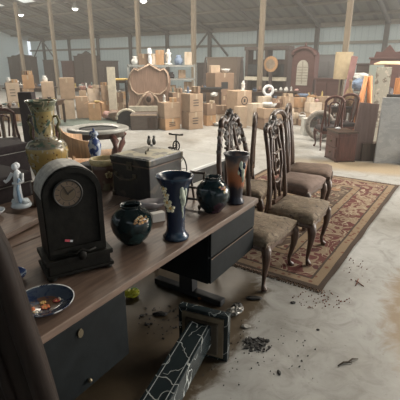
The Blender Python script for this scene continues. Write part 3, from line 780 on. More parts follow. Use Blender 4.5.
lump('debris_lump', 'lone black pebble midway across the bare concrete', 318, 330, .009, debm)
lump('debris_lump', 'flat grey chip just above the black flake heap', 246, 327, .022, dsl2, (1.6,1,.3))
lump('debris_lump', 'black chip below the flake heap', 279, 373, .011, debm, (1,2,.4))
x, y = g(348,363); q = mb(M('twig_bark',(.07,.05,.035),.8,.3)); q.tube([(-.07,-.03,.006),(-.03,-.005,.01),(.0,.0,.008),(.03,.02,.012),(.07,.03,.006)],[.004,.006,.005,.006,.003],6); q.tube([(.0,0,.008),(.02,-.01,.008)],.003,5)
tag(put(q.build('twig'), (x,y,0)), 'short crooked twig on the concrete at lower right', 'twig')
x, y = g(357,283); q = mb(rustm); q.tube([(-.03,-.05,.006),(0,0,.006),(.03,.055,.006)],.004,5); q.tube([(.03,-.06,.006),(.0,.03,.006)],.004,5)
tag(put(q.build('splinter'), (x,y,0)), 'thin red-brown splinters lying right of the rug corner', 'splinter')

# ================= CHAIRS =================
tap = spots('brown_tapestry', (.155,.118,.082), [((.23,.18,.125), 9, .55), ((.085,.06,.045), 13, .60), ((.20,.145,.10), 28, .56)], 40, rough=.9, dist=1.2, bmp=.6)
brownv = M('dusty_brown_velvet', (.13,.085,.062), .9, .25, 14); pinkv = M('dusty_pink_velvet', (.20,.14,.115), .9, .22, 14)
tanv = M('tan_velvet', (.30,.20,.12), .9, .2, 14)
carve = M('grey_carving', (.16,.14,.13), .5, .5, 30);  # crest carving, paler and greyer than the chair wood
def dining_chair(label, x, y, deg, cloth, style='carved', hz=.47, W_=.56, Dp=.46, HT=1.28, group='carved dining chairs', frame=None, floorz=0.0, lean=1.0):
    fw = frame or chairwood
    t = thing('dining_chair', label, 'chair', (x, y, floorz), R(deg), group)
    hw, hd = W_/2, Dp/2
    # seat cushion, wider at the front, domed
    q = mb(cloth); n = 9; 
    top = [[None]*(n+1) for _ in range(n+1)]; bot = [[None]*(n+1) for _ in range(n+1)]
    for i in range(n+1):
        for j in range(n+1):
            u = -1+2*i/n; v = -1+2*j/n; wf = .86+.14*(u+1)/2
            uu = u*(1-.06*v*v) if style != 'round' else u*(1-.22*v*v*(u > 0))
            e = max(abs(u), abs(v)); zz = hz-.012+.03*(1-e**3)-(.02 if e > .99 else 0)+random.uniform(-.002,.002)
            top[i][j] = q.bm.verts.new((uu*hd*1.02, v*hw*wf*1.02, zz)); bot[i][j] = q.bm.verts.new((uu*hd, v*hw*wf, hz-.075))
    for i in range(n):
        for j in range(n):
            q._face([top[i][j], top[i+1][j], top[i+1][j+1], top[i][j+1]]).smooth = True
            q._face([bot[i][j], bot[i][j+1], bot[i+1][j+1], bot[i+1][j]])
    for i in range(n):
        q._face([top[i][0], top[i+1][0], bot[i+1][0], bot[i][0]]); q._face([top[i][n], top[i+1][n], bot[i+1][n], bot[i][n]])
        q._face([top[0][i], top[0][i+1], bot[0][i+1], bot[0][i]]); q._face([top[n][i], top[n][i+1], bot[n][i+1], bot[n][i]])
    q.build('seat', t)
    # apron with a shaped lower edge
    q = mb(fw); a = .055
    prof = [(-1,0),(-.75,-.02),(-.3,0),(0,-.028),(.3,0),(.75,-.02),(1,0)]
    q.prism([(p[0]*(hw-.02), hz-.10+p[1]-.012) for p in prof]+[(hw-.02, hz-.07), (-hw+.02, hz-.07)], hd-.045, hd-.015, 'yz')
    for s_ in (-1,1):
        q.tube([(-hd+.02, s_*(hw*.86-.015), hz-.095), (hd-.03, s_*(hw-.015), hz-.095)], .03, 4, flat=.9)
    q.box((-hd+.02, 0, hz-.10), (.03, hw*1.6, .06)); q.build('seat_frame', t)
    for s_ in (-1,1):                       # cabriole front legs
        cx, cy = hd-.035, s_*(hw-.035)
        o = Vector((1, s_, 0)).normalized()
        pts = [(0,.40,.034),(.018,.36,.040),(.030,.31,.036),(.026,.24,.026),(.008,.16,.020),(-.008,.09,.016),(-.004,.045,.016),(.016,.02,.024),(.028,.008,.022)]
        mb(fw).tube([(cx+o.x*d_, cy+o.y*d_, z*(hz-.06)/.41) for d_, z, r in pts], [r for *_, r in pts], 10).build('leg', t)
        by = s_*(hw*.86-.02)                # raked rear legs
        mb(fw).tube([(-hd+.02, by, hz-.08),(-hd+.0, by, .28),(-hd-.03, by, .12),(-hd-.075, by, .012)], [.022,.02,.018,.02], 8).build('leg', t)
    if style == 'none': return t
    # back
    def bx_(z): 
        k = (z-hz)/(HT-hz); return -hd+.01-(.03*k+.07*k*k)*lean
    def bw(z):
        k = max(0,(z-hz)/(HT-hz)); return (hw*.86-.02)*((1-.10*math.sin(k*PI)-.06*k) if style != 'shield' else (1.0 if k < .58 else 1-1.45*(k-.58)**1.1))
    zt = HT-.11
    for s_ in (-1,1):
        zs = [hz-.09+(zt-hz+.09)*i/9 for i in range(10)]
        mb(fw).tube([(bx_(z), s_*bw(z), z) for z in zs], [.023]*4+[.02]*6, 8).build('back_post', t)
    if style in ('carved', 'shield'):
        q = mb(fw)                          # pierced vase-shaped splat: outline and inner ribs
        out = [(hz-.03,.07),(hz+.10,.05),(hz+.20,.085),(hz+.33,.125),(hz+.46,.12),(hz+.58,.085),(hz+.68,.10)]
        if style == 'shield': out = out[:5]+[(hz+.62,.06),(zt,.035)]
        for s_ in (-1,1): q.tube([(bx_(z), s_*w_, z) for z, w_ in out], .015, 6)
        for z in (hz+.20, hz+.46, hz+.60): q.tube([(bx_(z), -.11, z),(bx_(z), 0, z-.03),(bx_(z), .11, z)], .011, 6)
        q.tube(ring((bx_(hz+.33),0,hz+.33),.055,0,'yz',14),.011,6,closed=True,up=(1,0,0)); q.box((bx_(hz),0,hz+.0),(.03,.2,.05))
        q.build('splat', t)
        q = mb(fw)
        cr = [(-1,-.02),(-.9,.035),(-.7,.055),(-.45,.03),(-.22,.06),(0,.10),(.22,.06),(.45,.03),(.7,.055),(.9,.035),(1,-.02)]
        wt = bw(zt)
        q.tube([(bx_(zt+c_[1]), c_[0]*wt, zt+c_[1]) for c_ in cr], [.018,.024,.028,.024,.028,.03,.028,.024,.028,.024,.018], 8); q.build('crest_rail', t)
        q = mb(carve)
        xb = bx_(zt)+.0
        for (yy, zz, r) in ((0,.11,.030),(0,.065,.034),(-.045,.075,.022),(.045,.075,.022),(-.085,.05,.018),(.085,.05,.018),(-.14,.07,.02),(.14,.07,.02),(0,.02,.026),(-.05,.015,.018),(.05,.015,.018),(0,-.03,.020),(-.19,.045,.016),(.19,.045,.016)):
            q.ball((xb, yy*(1.1 if style != 'shield' else .55), zt+zz), r, (.9,1,1), 1, r*.12)
        if style == 'shield':
            for s_ in (-1,1):
                for zz in (.66,.72,.78,.84): z = hz+(HT-hz)*zz; q.ball((bx_(z), s_*bw(z), z), .026, (.9,1,1.2), 1, .004)
            for i in range(34):
                kk = random.uniform(.66,1.0); z = hz+(HT-hz)*kk-.03; q.ball((bx_(z), random.uniform(-.95,.95)*bw(z), z), random.uniform(.014,.026), (.7,1,1.2), 1, .004)
            for zz in (-.05,-.10,-.15): q.ball((xb,0,zt+zz),.04,(.7,1,1),1,.005)
        q.build('shell_carving', t)
    else:                                   # tall looped back: nested arches
        q = mb(fw)
        for k in (.92,.5):
            w0 = bw(zt)*k; zz = zt+.02-(1-k)*.09
            q.tube([(bx_(hz+.02), -w0*.7, hz+.02)]+[(bx_(z), -w0, z) for z in (hz+.35, zt-.10)]+[(bx_(zz), w0*math.cos(PI-PI*i/8), zz-.06+.12*k*math.sin(PI*i/8)+.02) for i in range(9)]+[(bx_(z), w0, z) for z in (zt-.10, hz+.35)]+[(bx_(hz+.02), w0*.7, hz+.02)], .016 if k < 1 else .021, 7)
        q.build('splat', t)
        w0 = bw(zt)
        q = mb(fw); q.tube([(bx_(zt), w0*math.cos(PI-PI*i/10), zt-.02+.12*math.sin(PI*i/10)) for i in range(11)], .025, 8); q.build('crest_rail', t)
    q = mb(fw)
    return t
RZ = .014
dining_chair('carved dining chair with tapestry seat at the desk end, nearest the viewer', .485, 3.06, -36, tap, 'shield', .455, .56, .46, 1.33)
dining_chair('carved dining chair with frayed tapestry seat standing second in the row on the rug', .905, 3.44, -31, tap, 'carved', .465, .54, .44, 1.22, floorz=RZ)
dining_chair('dining chair with dusty pink velvet seat, third in the row on the rug', 1.08, 4.22, -36, pinkv, 'looped', .49, .52, .45, 1.20, floorz=RZ)
dining_chair('dining chair with rounded brown velvet seat, farthest on the right of the rug', 1.35, 4.74, -19, brownv, 'looped', .475, .56, .50, 1.22, floorz=RZ)
st = dining_chair('tapestry-covered stool behind the orange and black vase, left of the second chair', .49, 4.04, -20, tap, 'none', .47, .50, .44, floorz=RZ, group=None)
st.name = 'upholstered_stool'; st['category'] = 'stool'
dining_chair('dining chair with smooth tan seat facing left, behind the tapestry chairs', .42, 4.80, 169, tanv, 'looped', .50, .50, .46, 1.12, floorz=RZ, lean=.2)
# ================= BACKGROUND: the crowded auction floor =================
cards = [M('cardboard_'+n_, c_, .85, .12, 6) for n_, c_ in (('tan',(.38,.265,.18)),('light',(.50,.38,.28)),('brown',(.26,.17,.115)),('orange',(.48,.29,.16)),('pale',(.58,.48,.38)))]
ORD = ['first','second','third','fourth','fifth','sixth','seventh','eighth','ninth','tenth','eleventh','twelfth','thirteenth','fourteenth','fifteenth','sixteenth']
CN = ['tan','light tan','brown','orange-tan','pale']
tape = M('packing_tape', (.48,.38,.26), .4, .1)
def cbox(label, X, Y, z0, w_, d_, h_, rz, ci, open_=False, mark=0, group='cardboard boxes on the warehouse floor', name='cardboard_box'):
    t = thing(name, label, 'box', (X, Y, z0), rz, group)
    mb(cards[ci]).box((0,0,h_/2),(w_,d_,h_-.004),bev=min(.008,h_*.05)).build('carton', t)
    q = mb(tape); q.box((0,0,h_-.001),(w_*.98,.05,.004)); q.box((0,-d_/2-.002,h_-.07),(.05,.003,.13)); q.build('tape', t)
    if open_:
        q = mb(cards[ci])
        for s_ in (-1,1): q.box((s_*(w_/2+.05),0,h_+.02),(.14,d_*.95,.006),ry=s_*.45)
        q.build('flap', t)
    if mark:
        q = mb(charc)
        if mark == 1: q.tube(ring((0,-d_/2-.004,h_*.5),min(w_,h_)*.20,0,'xz',20),.012,5,closed=True,up=(0,1,0)); q.box((0,-d_/2-.004,h_*.5),(.06,.004,.09))
        elif mark == 2: q.box((0,-d_/2-.004,h_*.45),(w_*.35,.004,h_*.3))
        else:
            for k in range(3): q.box((-.02,-d_/2-.004,h_*(.35+.15*k)),(w_*.4,.004,.02))
        q.build('printing', t)
    return t
def fit(x0, x1, Y, z, rz, ratio=.8):
    """width and place of something whose outline spans x0..x1 px when it stands at distance Y"""
    S = (x1-x0)*mpp(Y, z); w_ = S/(abs(math.cos(rz))+ratio*abs(math.sin(rz)))
    return xat((x0+x1)/2, Y, z), w_
def stack(x0, x1, Y, tops, where, rz=.45, cis=None, ratio=.8, marks=None, opens=False, z0=0.0):
    z = z0; names = []
    n = len(tops)
    for i, ty in enumerate(tops):
        X, w_ = fit(x0, x1, Y, z, rz, ratio)
        h_ = zat(ty, Y-.1)-z
        h_ = max(.12, h_)
        ci = (cis[i] if cis else random.choice((0,0,1,2,3,4)))
        lv = '' if n == 1 else (', bottom of stack' if i == 0 else (', top of stack' if i == n-1 else ', middle of stack'))
        cbox(f'{CN[ci]} cardboard box{lv} {where}', X, Y+w_*.4, z, w_, w_*ratio, h_, rz+random.uniform(-.06,.06), ci, opens and i == n-1, (marks[i] if marks else 0))
        z += h_+.002
    LATER.append((X, Y+w_*.4, z, w_, where))
LATER = []
# --- left half
stack(58, 75, 12.6, (99.5, 78), 'behind the yellow palace vase', .35, (1,0))
stack(75, 89, 12.9, (97,), 'just right of the palace vase boxes', .3, (0,))
stack(79, 87, 13.9, (105,91), 'in the back row behind the palace vase', .3, (0,1))
stack(88, 101, 12.4, (104,), 'above the round table', .2, (3,), opens=True)
stack(86, 100, 13.4, (102, 89), 'behind the flapped box', .4, (1,4))
stack(100, 113, 13.3, (101, 86), 'left of the carved headboard', .4, (3,0))
stack(112, 123, 13.6, (103, 93), 'just left of the headboard', .4, (0,2))
stack(5, 20, 12.2, (103, 83), 'at far left beneath the white dishes', .4, (1,1), marks=(0,3))
stack(21, 34, 13.0, (100, 89, 75), 'before the long sideboard', .4, (2,0,3))
stack(40, 54, 13.4, (98, 82), 'just left of the palace vase neck', .3, (4,1))
stack(157, 180, 10.6, (119, 103), 'right of the dark chest', .62, (3,0), marks=(3,0))
stack(181, 203, 10.7, (112.5, 94), 'with printed sides, central', .62, (0,0), marks=(3,3), ratio=.9)
stack(168, 184, 11.6, (110, 93), 'behind the printed boxes', .5, (2,2))
stack(203, 216, 11.3, (116, 104), 'right of the printed boxes', .5, (3,2))
stack(206, 234, 13.2, (96, 73), 'with a dark square label, behind', .5, (2,2), marks=(0,2))
stack(227, 252, 11.6, (111, 91), 'with a round dark emblem', .62, (0,0), marks=(0,1), ratio=.9)
stack(234, 247, 10.9, (107,), 'below the box with the round emblem', .5, (1,))
stack(247, 262, 11.2, (104,), 'right of and below the emblem box', .5, (4,))
stack(258, 272, 12.4, (108, 97), 'before the tall dark hutch', .5, (2,4))
stack(258, 286, 10.6, (119, 109), 'beneath the white tray', .4, (2,0), ratio=.6)
stack(272, 282, 12.3, (112, 99), 'before the hutch, beside the brown box', .4, (1,2))
stack(281, 294, 12.3, (109, 97), 'left of the blue bowl', .4, (4,0))
stack(294, 306, 12.6, (108, 98), 'below the patterned blue bowl', .4, (0,3))
stack(306, 322, 12.3, (113, 103), 'low, right of the blue bowl', .3, (1,4))
stack(318, 334, 12.8, (104, 97), 'before the red chest of drawers', .3, (0,0))
stack(214, 228, 12.0, (115, 106), 'just left of the emblem box', .4, (4,2))
def heap(x0, x1, yb, where, n, rows=2, hmin=3.5, hmax=7, lift=0.0):
    '''rows of small cartons standing on the floor (or on lower cartons) in front of / between the big stacks'''
    cols_ = max(1, n)
    for i in range(cols_):
        pa = x0+(x1-x0)*i/cols_; pb = x0+(x1-x0)*(i+.92)/cols_
        X, Y = g((pa+pb)/2, yb+random.uniform(-1.2, 1.2)); rz = random.uniform(-.2,.5)
        _, w_ = fit(pa, pb, Y, 0, rz, .7); z = 0
        for r in range(rows if i % 3 else max(1, rows-1)):
            h_ = random.uniform(hmin, hmax)*mpp(Y, z); ci = random.choice((0,1,1,2,3,4))
            k = min(4, int(5*i/cols_))
            if r == rows-1 and i % 4 == 1:
                JJ = random.choice((0,1,2,3,5)); kk = random.choice(('bag','bowl','jug','basket'))
                trinket(kk, f'{JN[JJ]} {kk}, {ORD[i]} from the left, on the cartons {where}', X, Y+.2, z+.002, min(h_*1.1,.4), JJ)
            else:
                cbox(f'{"small" if r else "low"} {CN[ci]} carton, {ORD[i]} from left, {["bottom","second","third","fourth"][r]} layer {where}', X, Y+.2, z, w_*(1-.08*r), w_*.7, h_, rz+random.uniform(-.15,.15), ci, i % 5 == 2 and r == rows-1, 0, 'small cartons heaped between the stacks', 'small_carton')
            z += h_+.002
# small things scattered over the piles
jk = [M('junk_'+n_, c_, .6, .3, 12) for n_, c_ in (('white',(.66,.66,.64)),('blue',(.16,.22,.33)),('rose',(.45,.27,.25)),('dark',(.06,.05,.055)),('brown',(.20,.12,.08)),('teal',(.14,.20,.19)),('gold',(.48,.36,.14)))]
JN = ['white','blue','rose','black','brown','teal','gold']
def trinket(kind, label, X, Y, z, s_, ji, group='small things heaped among the boxes'):
    q = mb(jk[ji])
    if kind == 'jug': pr = [(0,0),(.35,0),(.5,.3),(.45,.6),(.25,.8),(.3,1.0),(.24,1.0),(.2,.8),(0,.7)]; q.lathe([(a*s_,b_*s_) for a,b_ in pr],seg=14)
    elif kind == 'bowl': pr = [(0,.03),(.3,0),(.55,.25),(.7,.5),(.64,.5),(.4,.2),(0,.12)]; q.lathe([(a*s_,b_*s_) for a,b_ in pr],seg=16)
    elif kind == 'bag': q.ball((0,0,.3*s_),.5*s_,(1.1,.8,.62),2,.06*s_)
    elif kind == 'basket': pr = [(0,0),(.4,0),(.5,.5),(.53,.52),(.5,.55),(.45,.5),(.36,.06),(0,.06)]; q.lathe([(a*s_,b_*s_) for a,b_ in pr],seg=14); q.tube([(.48*s_*math.cos(a),0,.5*s_+.45*s_*math.sin(a)) for a in [PI*i/8 for i in range(9)]],.03*s_,5)
    elif kind == 'statuette': pr = [(0,0),(.28,0),(.28,.08),(.12,.14),(.2,.4),(.16,.6),(.22,.75),(.08,.84),(.12,.93),(.0,1.02)]; q.lathe([(a*s_,b_*s_) for a,b_ in pr],seg=12)
    o = q.build(kind); o.location = (X, Y, z); o.rotation_euler = (0,0,random.uniform(0,3)); return tag(o, label, {'jug':'jug','bowl':'bowl','bag':'bag','basket':'basket','statuette':'figurine'}[kind], group)
def on(kind, label, px, pyb, Y, hpx, ji): 
    z = zat(pyb, Y); return trinket(kind, label, xat(px, Y, z), Y, z, hpx*mpp(Y, z), ji)

heap(262, 330, 126, 'before the hutch tables', 9, 2, 4, 7)
heap(280, 332, 117, 'before the arched cabinet', 7, 3, 4, 6)
heap(0, 26, 122, 'at the far left edge', 3, 2, 6, 9)
heap(76, 127, 111, 'behind the round table boxes', 8, 3, 4, 8)
heap(204, 232, 126, 'right of the printed boxes', 3, 1, 5, 8)
for (X, Y, z, w_, where) in LATER:
    if 'emblem' in where or 'palace vase' in where and 'tall' not in where: continue
    for sd, pos in ((-1,'left'),(1,'right')):
        if random.random() < .3: continue
        kk = random.choice(('jug','bag','basket','bowl','statuette','box','box')); ji = random.choice((0,0,1,2,3,4,5,6))
        s_ = min(w_*.42, random.uniform(.16,.30))
        if kk == 'box':
            ci = random.choice((1,3,4,2)); cbox(f'little {CN[ci]} box, {pos} side, atop boxes {where}'.replace('cardboard ',''), X+sd*w_*.24, Y, z, s_*1.05, s_, s_*random.uniform(.5,1), random.uniform(-.4,.4), ci, group='little boxes on top of the stacks', name='little_box')
        else: trinket(kk, f'{JN[ji]} {kk} on the {pos} atop boxes {where}', X+sd*w_*.24, Y, z, s_*.95, ji, 'small things on top of the stacks')
# long low trestle tables carry the clutter
def trestle(label, x0, x1, Y, ytop, mat_, rz=0.0, dep=.75, kind='table', nm='trestle_table'):
    z = zat(ytop, Y); X = xat((x0+x1)/2, Y, z); w_ = (x1-x0)*mpp(Y, z)
    t = thing(nm, label, kind, (X, Y+dep/2, 0), rz)
    mb(mat_).box((0,0,z-.02),(w_,dep,.04)).build('table_top', t)
    mb(darkwood).box((0,0,z-.09),(w_*.92,dep*.8,.09)).build('apron', t)
    for a_ in (-1,1):
        for b_ in (-1,1): mb(darkwood).box((a_*w_*.44,b_*dep*.36,(z-.12)/2),(.06,.06,z-.12)).build('leg', t)
    return t, z
kinds = ['jug','bowl','bag','basket','statuette']
def clutter(x0, x1, Y, dep, z, n, place, hmin=4, hmax=9):
    for i in range(n):
        px = x0+(x1-x0)*(i+.5)/n; k = random.choice(kinds); ji = random.choice((0,0,1,2,3,4,4,5,6,0)); yy = Y+dep*(.25+.5*(i % 2))
        h_ = random.uniform(hmin, hmax)*mpp(yy, z)
        if k in ('bowl','bag','basket'): h_ *= 1.1
        trinket(k, f'{JN[ji]} {k}, {ORD[i]} from the left {place}', xat(px, yy, z), yy, z+.001, min(h_, .55, (x1-x0)/n*mpp(yy,z)*.85), ji)
t, z = trestle('cluttered trestle table at far back left, beyond the round table', 2, 50, 14.6, 88, darkwood, 0, .9); clutter(3, 49, 14.6, .9, z, 9, 'on the far left trestle table')
t, z = trestle('low trestle table of oddments at the left edge, nearest of the left tables', -4, 22, 8.6, 108, darkwood, 0, .7); clutter(-2, 21, 8.6, .7, z, 5, 'on the low left-edge trestle', 5, 10)
t, z = trestle('low trestle table between the far left boxes and the palace vase', 33, 57, 11.4, 101, darkwood, 0, .7); clutter(34, 56, 11.4, .7, z, 5, 'on the trestle left of the palace vase', 6, 10)
t, z = trestle('trestle table with small crockery behind the palace vase boxes', 60, 112, 15.2, 88, darkwood, 0, .9); clutter(62, 111, 15.2, .9, z, 9, 'on the table behind the palace vase boxes')
t, z = trestle('black shelf table in the middle behind the printed boxes', 200, 222, 12.5, 88, charc, 0, .6); clutter(201, 206, 12.5, .6, z, 2, 'on the black middle table')
t, z = trestle('low table with white crockery before the hutch', 250, 300, 14.2, 92, darkwood, 0, .8); clutter(252, 299, 14.2, .8, z, 9, 'on the table before the hutch', 3, 6)
t, z = trestle('low table of trinkets before the arched cabinet', 299, 318, 13.3, 96, palewood, 0, .6); clutter(300, 317, 13.3, .6, z, 5, 'on the table before the arched cabinet', 3, 6)
for args in (('jug','white jug on the tan boxes at far left',8,84,12.5,5,0),('bowl','white bowl on the tan boxes at far left',15,84,12.5,6,0),('jug','white pitcher on the pale box left of the palace vase',45,82,13.7,6,0),('basket','rose-coloured basket of flowers on the boxes right of the palace vase',83,90,14.2,7,2),
             ('bowl','white basin on the printed boxes',190,94.5,11.1,8,0),('statuette','white pointed statuette on the emblem box',243,91,11.9,10,0),('bag','pale bag on the boxes left of the labelled box',214,97,12.6,9,0),('bowl','blue and white bowl before the arched cabinet',303,98,13.0,8,1),
             ('bowl','white tray on the wide brown box behind the chair crest',270,109,10.9,12,0)):
    on(*args)
# white ring ornament
X = xat(270, 12.6, .9); t = thing('ring_ornament', 'white ring-shaped ornament standing on a box before the hutch', 'ornament', (X, 12.9, zat(97,12.6)))
q = mb(white); q.tube(ring((0,0,.17),.14,0,'xz',24),.045,8,closed=True,up=(0,1,0)); q.build('ring', t); mb(white).box((0,0,.01),(.2,.12,.02)).build('foot', t)

# --- shelving rack behind the headboard
def at_b(px, p): x = bl(px, p); c_, s_ = math.cos(BR), math.sin(BR); return (x*c_-p*s_, x*s_+p*c_)
Yr = 13.1; zb = 0; xl = xat(127, Yr, 1.5); xr = xat(195, Yr, 1.5); zs = [zat(93, Yr), zat(79.5, Yr), zat(66, Yr)]
t = thing('shelving_rack', 'open metal shelving rack full of boxes behind the carved headboard', 'shelf', ((xl+xr)/2, Yr+.35, 0), .02)
wr = xr-xl
for z in zs: mb(greymetal).box((0,0,z),(wr,.65,.05)).build('shelf', t)
for a_ in (-1,1):
    for b_ in (-1,1): mb(greymetal).box((a_*(wr/2-.02),b_*.30,(zs[2]+.05)/2),(.05,.05,zs[2]+.05)).build('upright', t)
lv = ['on the lower shelf of the rack','on the middle shelf of the rack','on the top shelf of the rack']
for k, z in enumerate(zs):
    x = -wr/2+.12; i = 0
    while x < wr/2-.3:
        w_ = random.uniform(.16,.42); h_ = random.uniform(.16,.33) if k < 2 else random.uniform(.2,.48); ci = random.choice((0,1,3,3,4,2))
        kk = random.random()
        where = ORD[i]+' from the left'
        if kk < .72: cbox(f'{["small","squat","tall","slim"][i%4]} {CN[ci]} box, {where} {lv[k]}', (xl+xr)/2+x+w_/2, Yr+.32, z+.03, w_, .3, h_, random.uniform(-.1,.1), ci, group='boxes on the shelving rack')
        else: trinket(random.choice(('jug','bag','statuette')), f'{["white","blue","rose","black"][i%4]} object, {where} {lv[k]}', (xl+xr)/2+x+w_/2, Yr+.30, z+.03, h_, (0,1,2,3)[i%4], 'things on the shelving rack')
        x += w_+.02; i += 1
z = zs[2]+.03
t = thing('table_lamp', 'white table lamp standing on the top shelf of the rack', 'lamp', (xat(149.5, Yr+.1, z+.4), Yr+.12, z))
mb(white).lathe([(0,0),(.1,0),(.1,.02),(.045,.05),(.08,.2),(.05,.42),(.02,.46),(0,.46)]).build('base', t); mb(white).lathe([(.09,.44),(.06,.66),(.055,.66),(.085,.44)]).build('lamp_shade', t); t.scale = (.8,.8,.75)

# --- carved headboard
Yh = 11.9
def hp(px, py_): z = zat(py_, Yh); return (xat(px, Yh, z), z)
cxh = xat(149, Yh, 1); 
hb = thing('carved_headboard', 'large pinkish-brown headboard carved as a scrolled crest, behind the dark chest', 'headboard', (cxh, Yh, 0))
hwood = wood('pinkish_brown_wood', (.33,.215,.16), .5, 2, 3, .25); hlight = wood('pale_scroll_wood', (.46,.34,.25), .5, 2, 3, .2)
half = [(149,63),(155,66.5),(160,69),(164,67.5),(168,72),(170.5,80),(170,90),(168,97),(170,104),(170,113)]
out = half+[(298-x, y) for x, y in half[::-1]][0:-1]
q = mb(hwood); q.prism([(hp(x,y)[0]-cxh, hp(x,y)[1]) for x, y in out], 0, .07); q.build('panel', hb)
q = mb(hlight)
for s_ in (-1,1):
    pts = [(149,64.5),(155,68),(160,71),(164,69),(167.5,74),(168.5,82),(166,90),(160,94.5),(154,94),(149,91.5)]
    q.tube([(hp(149+s_*(x-149),y)[0]-cxh, -.02, hp(x,y)[1]) for x, y in pts], .024, 7)
q.build('scroll_moulding', hb)
q = mb(hwood); X_, Z_ = hp(149,99); q.ball((X_-cxh,-.02,Z_),.16,(1,.35,1.3),2); q.mat(darkwood).ball((X_-cxh,-.06,Z_),.08,(1,.4,1.2),2)
for s_ in (-1,1): q.mat(hlight).tube([(hp(149+s_*a,b_)[0]-cxh,-.02,hp(149,b_)[1]) for a,b_ in ((3,94),(7,97),(10,103),(14,108),(18,107))],.035,6)
q.build('carved_cartouche', hb)
for s_ in (-1,1):
    xx_ = hp(149+s_*20,113)[0]-cxh; mb(hwood).box((xx_,.035,hp(0,113)[1]/2),(.12,.09,hp(0,113)[1])).build('leg', hb)
t = thing('bed_rail', 'pale green-white rail lying on the dark chest below the headboard', 'rail', (xat(148, 11.2, .7), 11.5, 0), .05)
z = zat(109,11.4); mb(cream).box((0,0,z),(1.15,.10,.14)).build('rail', t)
for a_ in (-1,1): mb(cream).box((a_*.5,0,(z-.07)/2),(.06,.08,z-.07)).build('leg', t)
# dark chest
Y0 = 10.55; z = zat(114.5,Y0)
t = thing('wooden_chest', 'dark brown open chest on the floor below the headboard', 'chest', (xat(143,Y0,.3), Y0+.28, 0), .08)
cwood = wood('chest_wood', (.11,.085,.07), .6, 0, 4, .3)
w_ = 27*mpp(Y0,.3); mb(cwood).box((0,0,z/2),(w_,.5,z),bev=.01).build('body', t); mb(hlight).box((0,-.26,z-.02),(w_,.02,.035)).build('rim', t); mb(darkwood).box((w_*.28,-.255,z*.45),(w_*.3,.02,z*.7)).build('panel', t)
# arched trunk / chair arm left of chest
t = thing('white_arched_box', 'dark round-topped case with a pale edge left of the dark chest', 'case', (xat(126,11.0,.3), 11.2, 0), .1)
q = mb(charc); q.prism([(.28*math.cos(PI*k/12), .22+.26*math.sin(PI*k/12)) for k in range(13)]+[(-.28,0),(.28,0)], -.15, .15); q.build('case', t)
q = mb(cream); q.tube([(.28*math.cos(PI*k/12), -.16, .22+.26*math.sin(PI*k/12)) for k in range(2,13)], .035, 6); q.build('edge', t)
# teal mat and low baskets
t = mb(M('teal_mat', (.14,.17,.15), .9, .2)).box((0,0,.004),(4.4,1.6,.008)).build('floor_mat'); x_, y_ = g(97,122); t.location = (x_, y_, .001); t.rotation_euler = (0,0,.0); tag(t, 'grey-green floor mat before the row of boxes at left', 'mat')
x_, y_ = g(117,121); trinket('bag', 'brown sack slumped on the floor left of the arched case', x_, y_, .01, .55, 4); x_, y_ = g(108,119.5); trinket('bag', 'rose cloth heap on the floor mat edge', x_, y_, .01, .4, 2)
# yellow topped stand, pale board
t, z = trestle('small stand with a yellow cloth left of the headboard', 111, 126, 13.9, 79, M('yellow_cloth',(.70,.50,.16),.8,.1), 0, .6, 'stand', 'cloth_topped_stand')
def board(label, x0, x1, yt, Y, col, th=.05, lean=0, nm='leaning_board', z0=0, cat='board'):
    zt = zat(yt, Y); X = xat((x0+x1)/2, Y, zt); w_ = (x1-x0)*mpp(Y, zt)
    o = mb(col).box((0,0,(zt-z0)/2),(w_,th,zt-z0),bev=.004).build(nm); o.location = (X, Y, z0); o.rotation_euler = (lean,0,0); return tag(o, label, cat)
board('tall narrow cream board leaning left of the yellow cloth', 106.5, 114.5, 67, 13.2, cream)
# ---- round table with a glass-dark centre, on carved legs
t = thing('round_table', 'round table with a grey rim and sunken dark centre on carved legs', 'table', (-1.60, 6.32, 0), .5)
q = mb(M('grey_rim',(.34,.33,.30),.35,.15)); q.lathe([(.30,.715),(.36,.735),(.44,.735),(.475,.72),(.475,.69),(.44,.68),(.30,.69)],seg=48); q.build('rim', t)
mb(charc).lathe([(0,.70),(.31,.70),(.31,.685),(0,.685)],seg=40).build('table_top', t)
q = mb(darkwood); q.lathe([(.40,.68),(.40,.60),(.38,.60),(.38,.68)],seg=40); q.build('apron', t)
for k in range(4):
    a = PI/4+k*PI/2-.5; c_, s_ = math.cos(a), math.sin(a)
    mb(redwood).tube([(c_*r, s_*r, z) for r, z in ((.38,.63),(.46,.56),(.44,.44),(.36,.30),(.34,.15),(.42,.03))],[.05,.06,.05,.035,.03,.045],8).build('leg', t)
q = mb(palewood); q.box((0,0,.30),(.5,.5,.03)); q.build('lower_shelf', t)
# pale wooden curved chair back
dining = None
t = thing('wooden_armchair', 'pale honey-coloured wooden armchair with a curved plain back, left of the round table', 'chair', (-1.50, 4.80, 0), R(-62)); t.scale = (1.1,1.1,1.16)
q = mb(palewood)
pts = [(.30*math.sin(a), .20-.36*math.cos(a)) for a in [R(-75+150*k/14) for k in range(15)]]
for (a, b_) in zip(pts, pts[1:]):
    k1 = 1-abs(a[0])/.42; k2 = 1-abs(b_[0])/.42
    vs = [q.bm.verts.new(p_) for p_ in ((a[0],a[1],.55),(b_[0],b_[1],.55),(b_[0],b_[1],.66+.17*k2),(a[0],a[1],.66+.17*k1),(a[0]*.93,a[1]+.02,.55),(b_[0]*.93,b_[1]+.02,.55),(b_[0]*.93,b_[1]+.02,.66+.17*k2),(a[0]*.93,a[1]+.02,.66+.17*k1))]
    for f in ((0,1,2,3),(5,4,7,6),(3,2,6,7),(0,4,5,1)): q._face([vs[i] for i in f]).smooth = True
q.build('backrest', t); mb(palewood).box((0,.10,.44),(.5,.48,.05),bev=.015).build('seat', t)
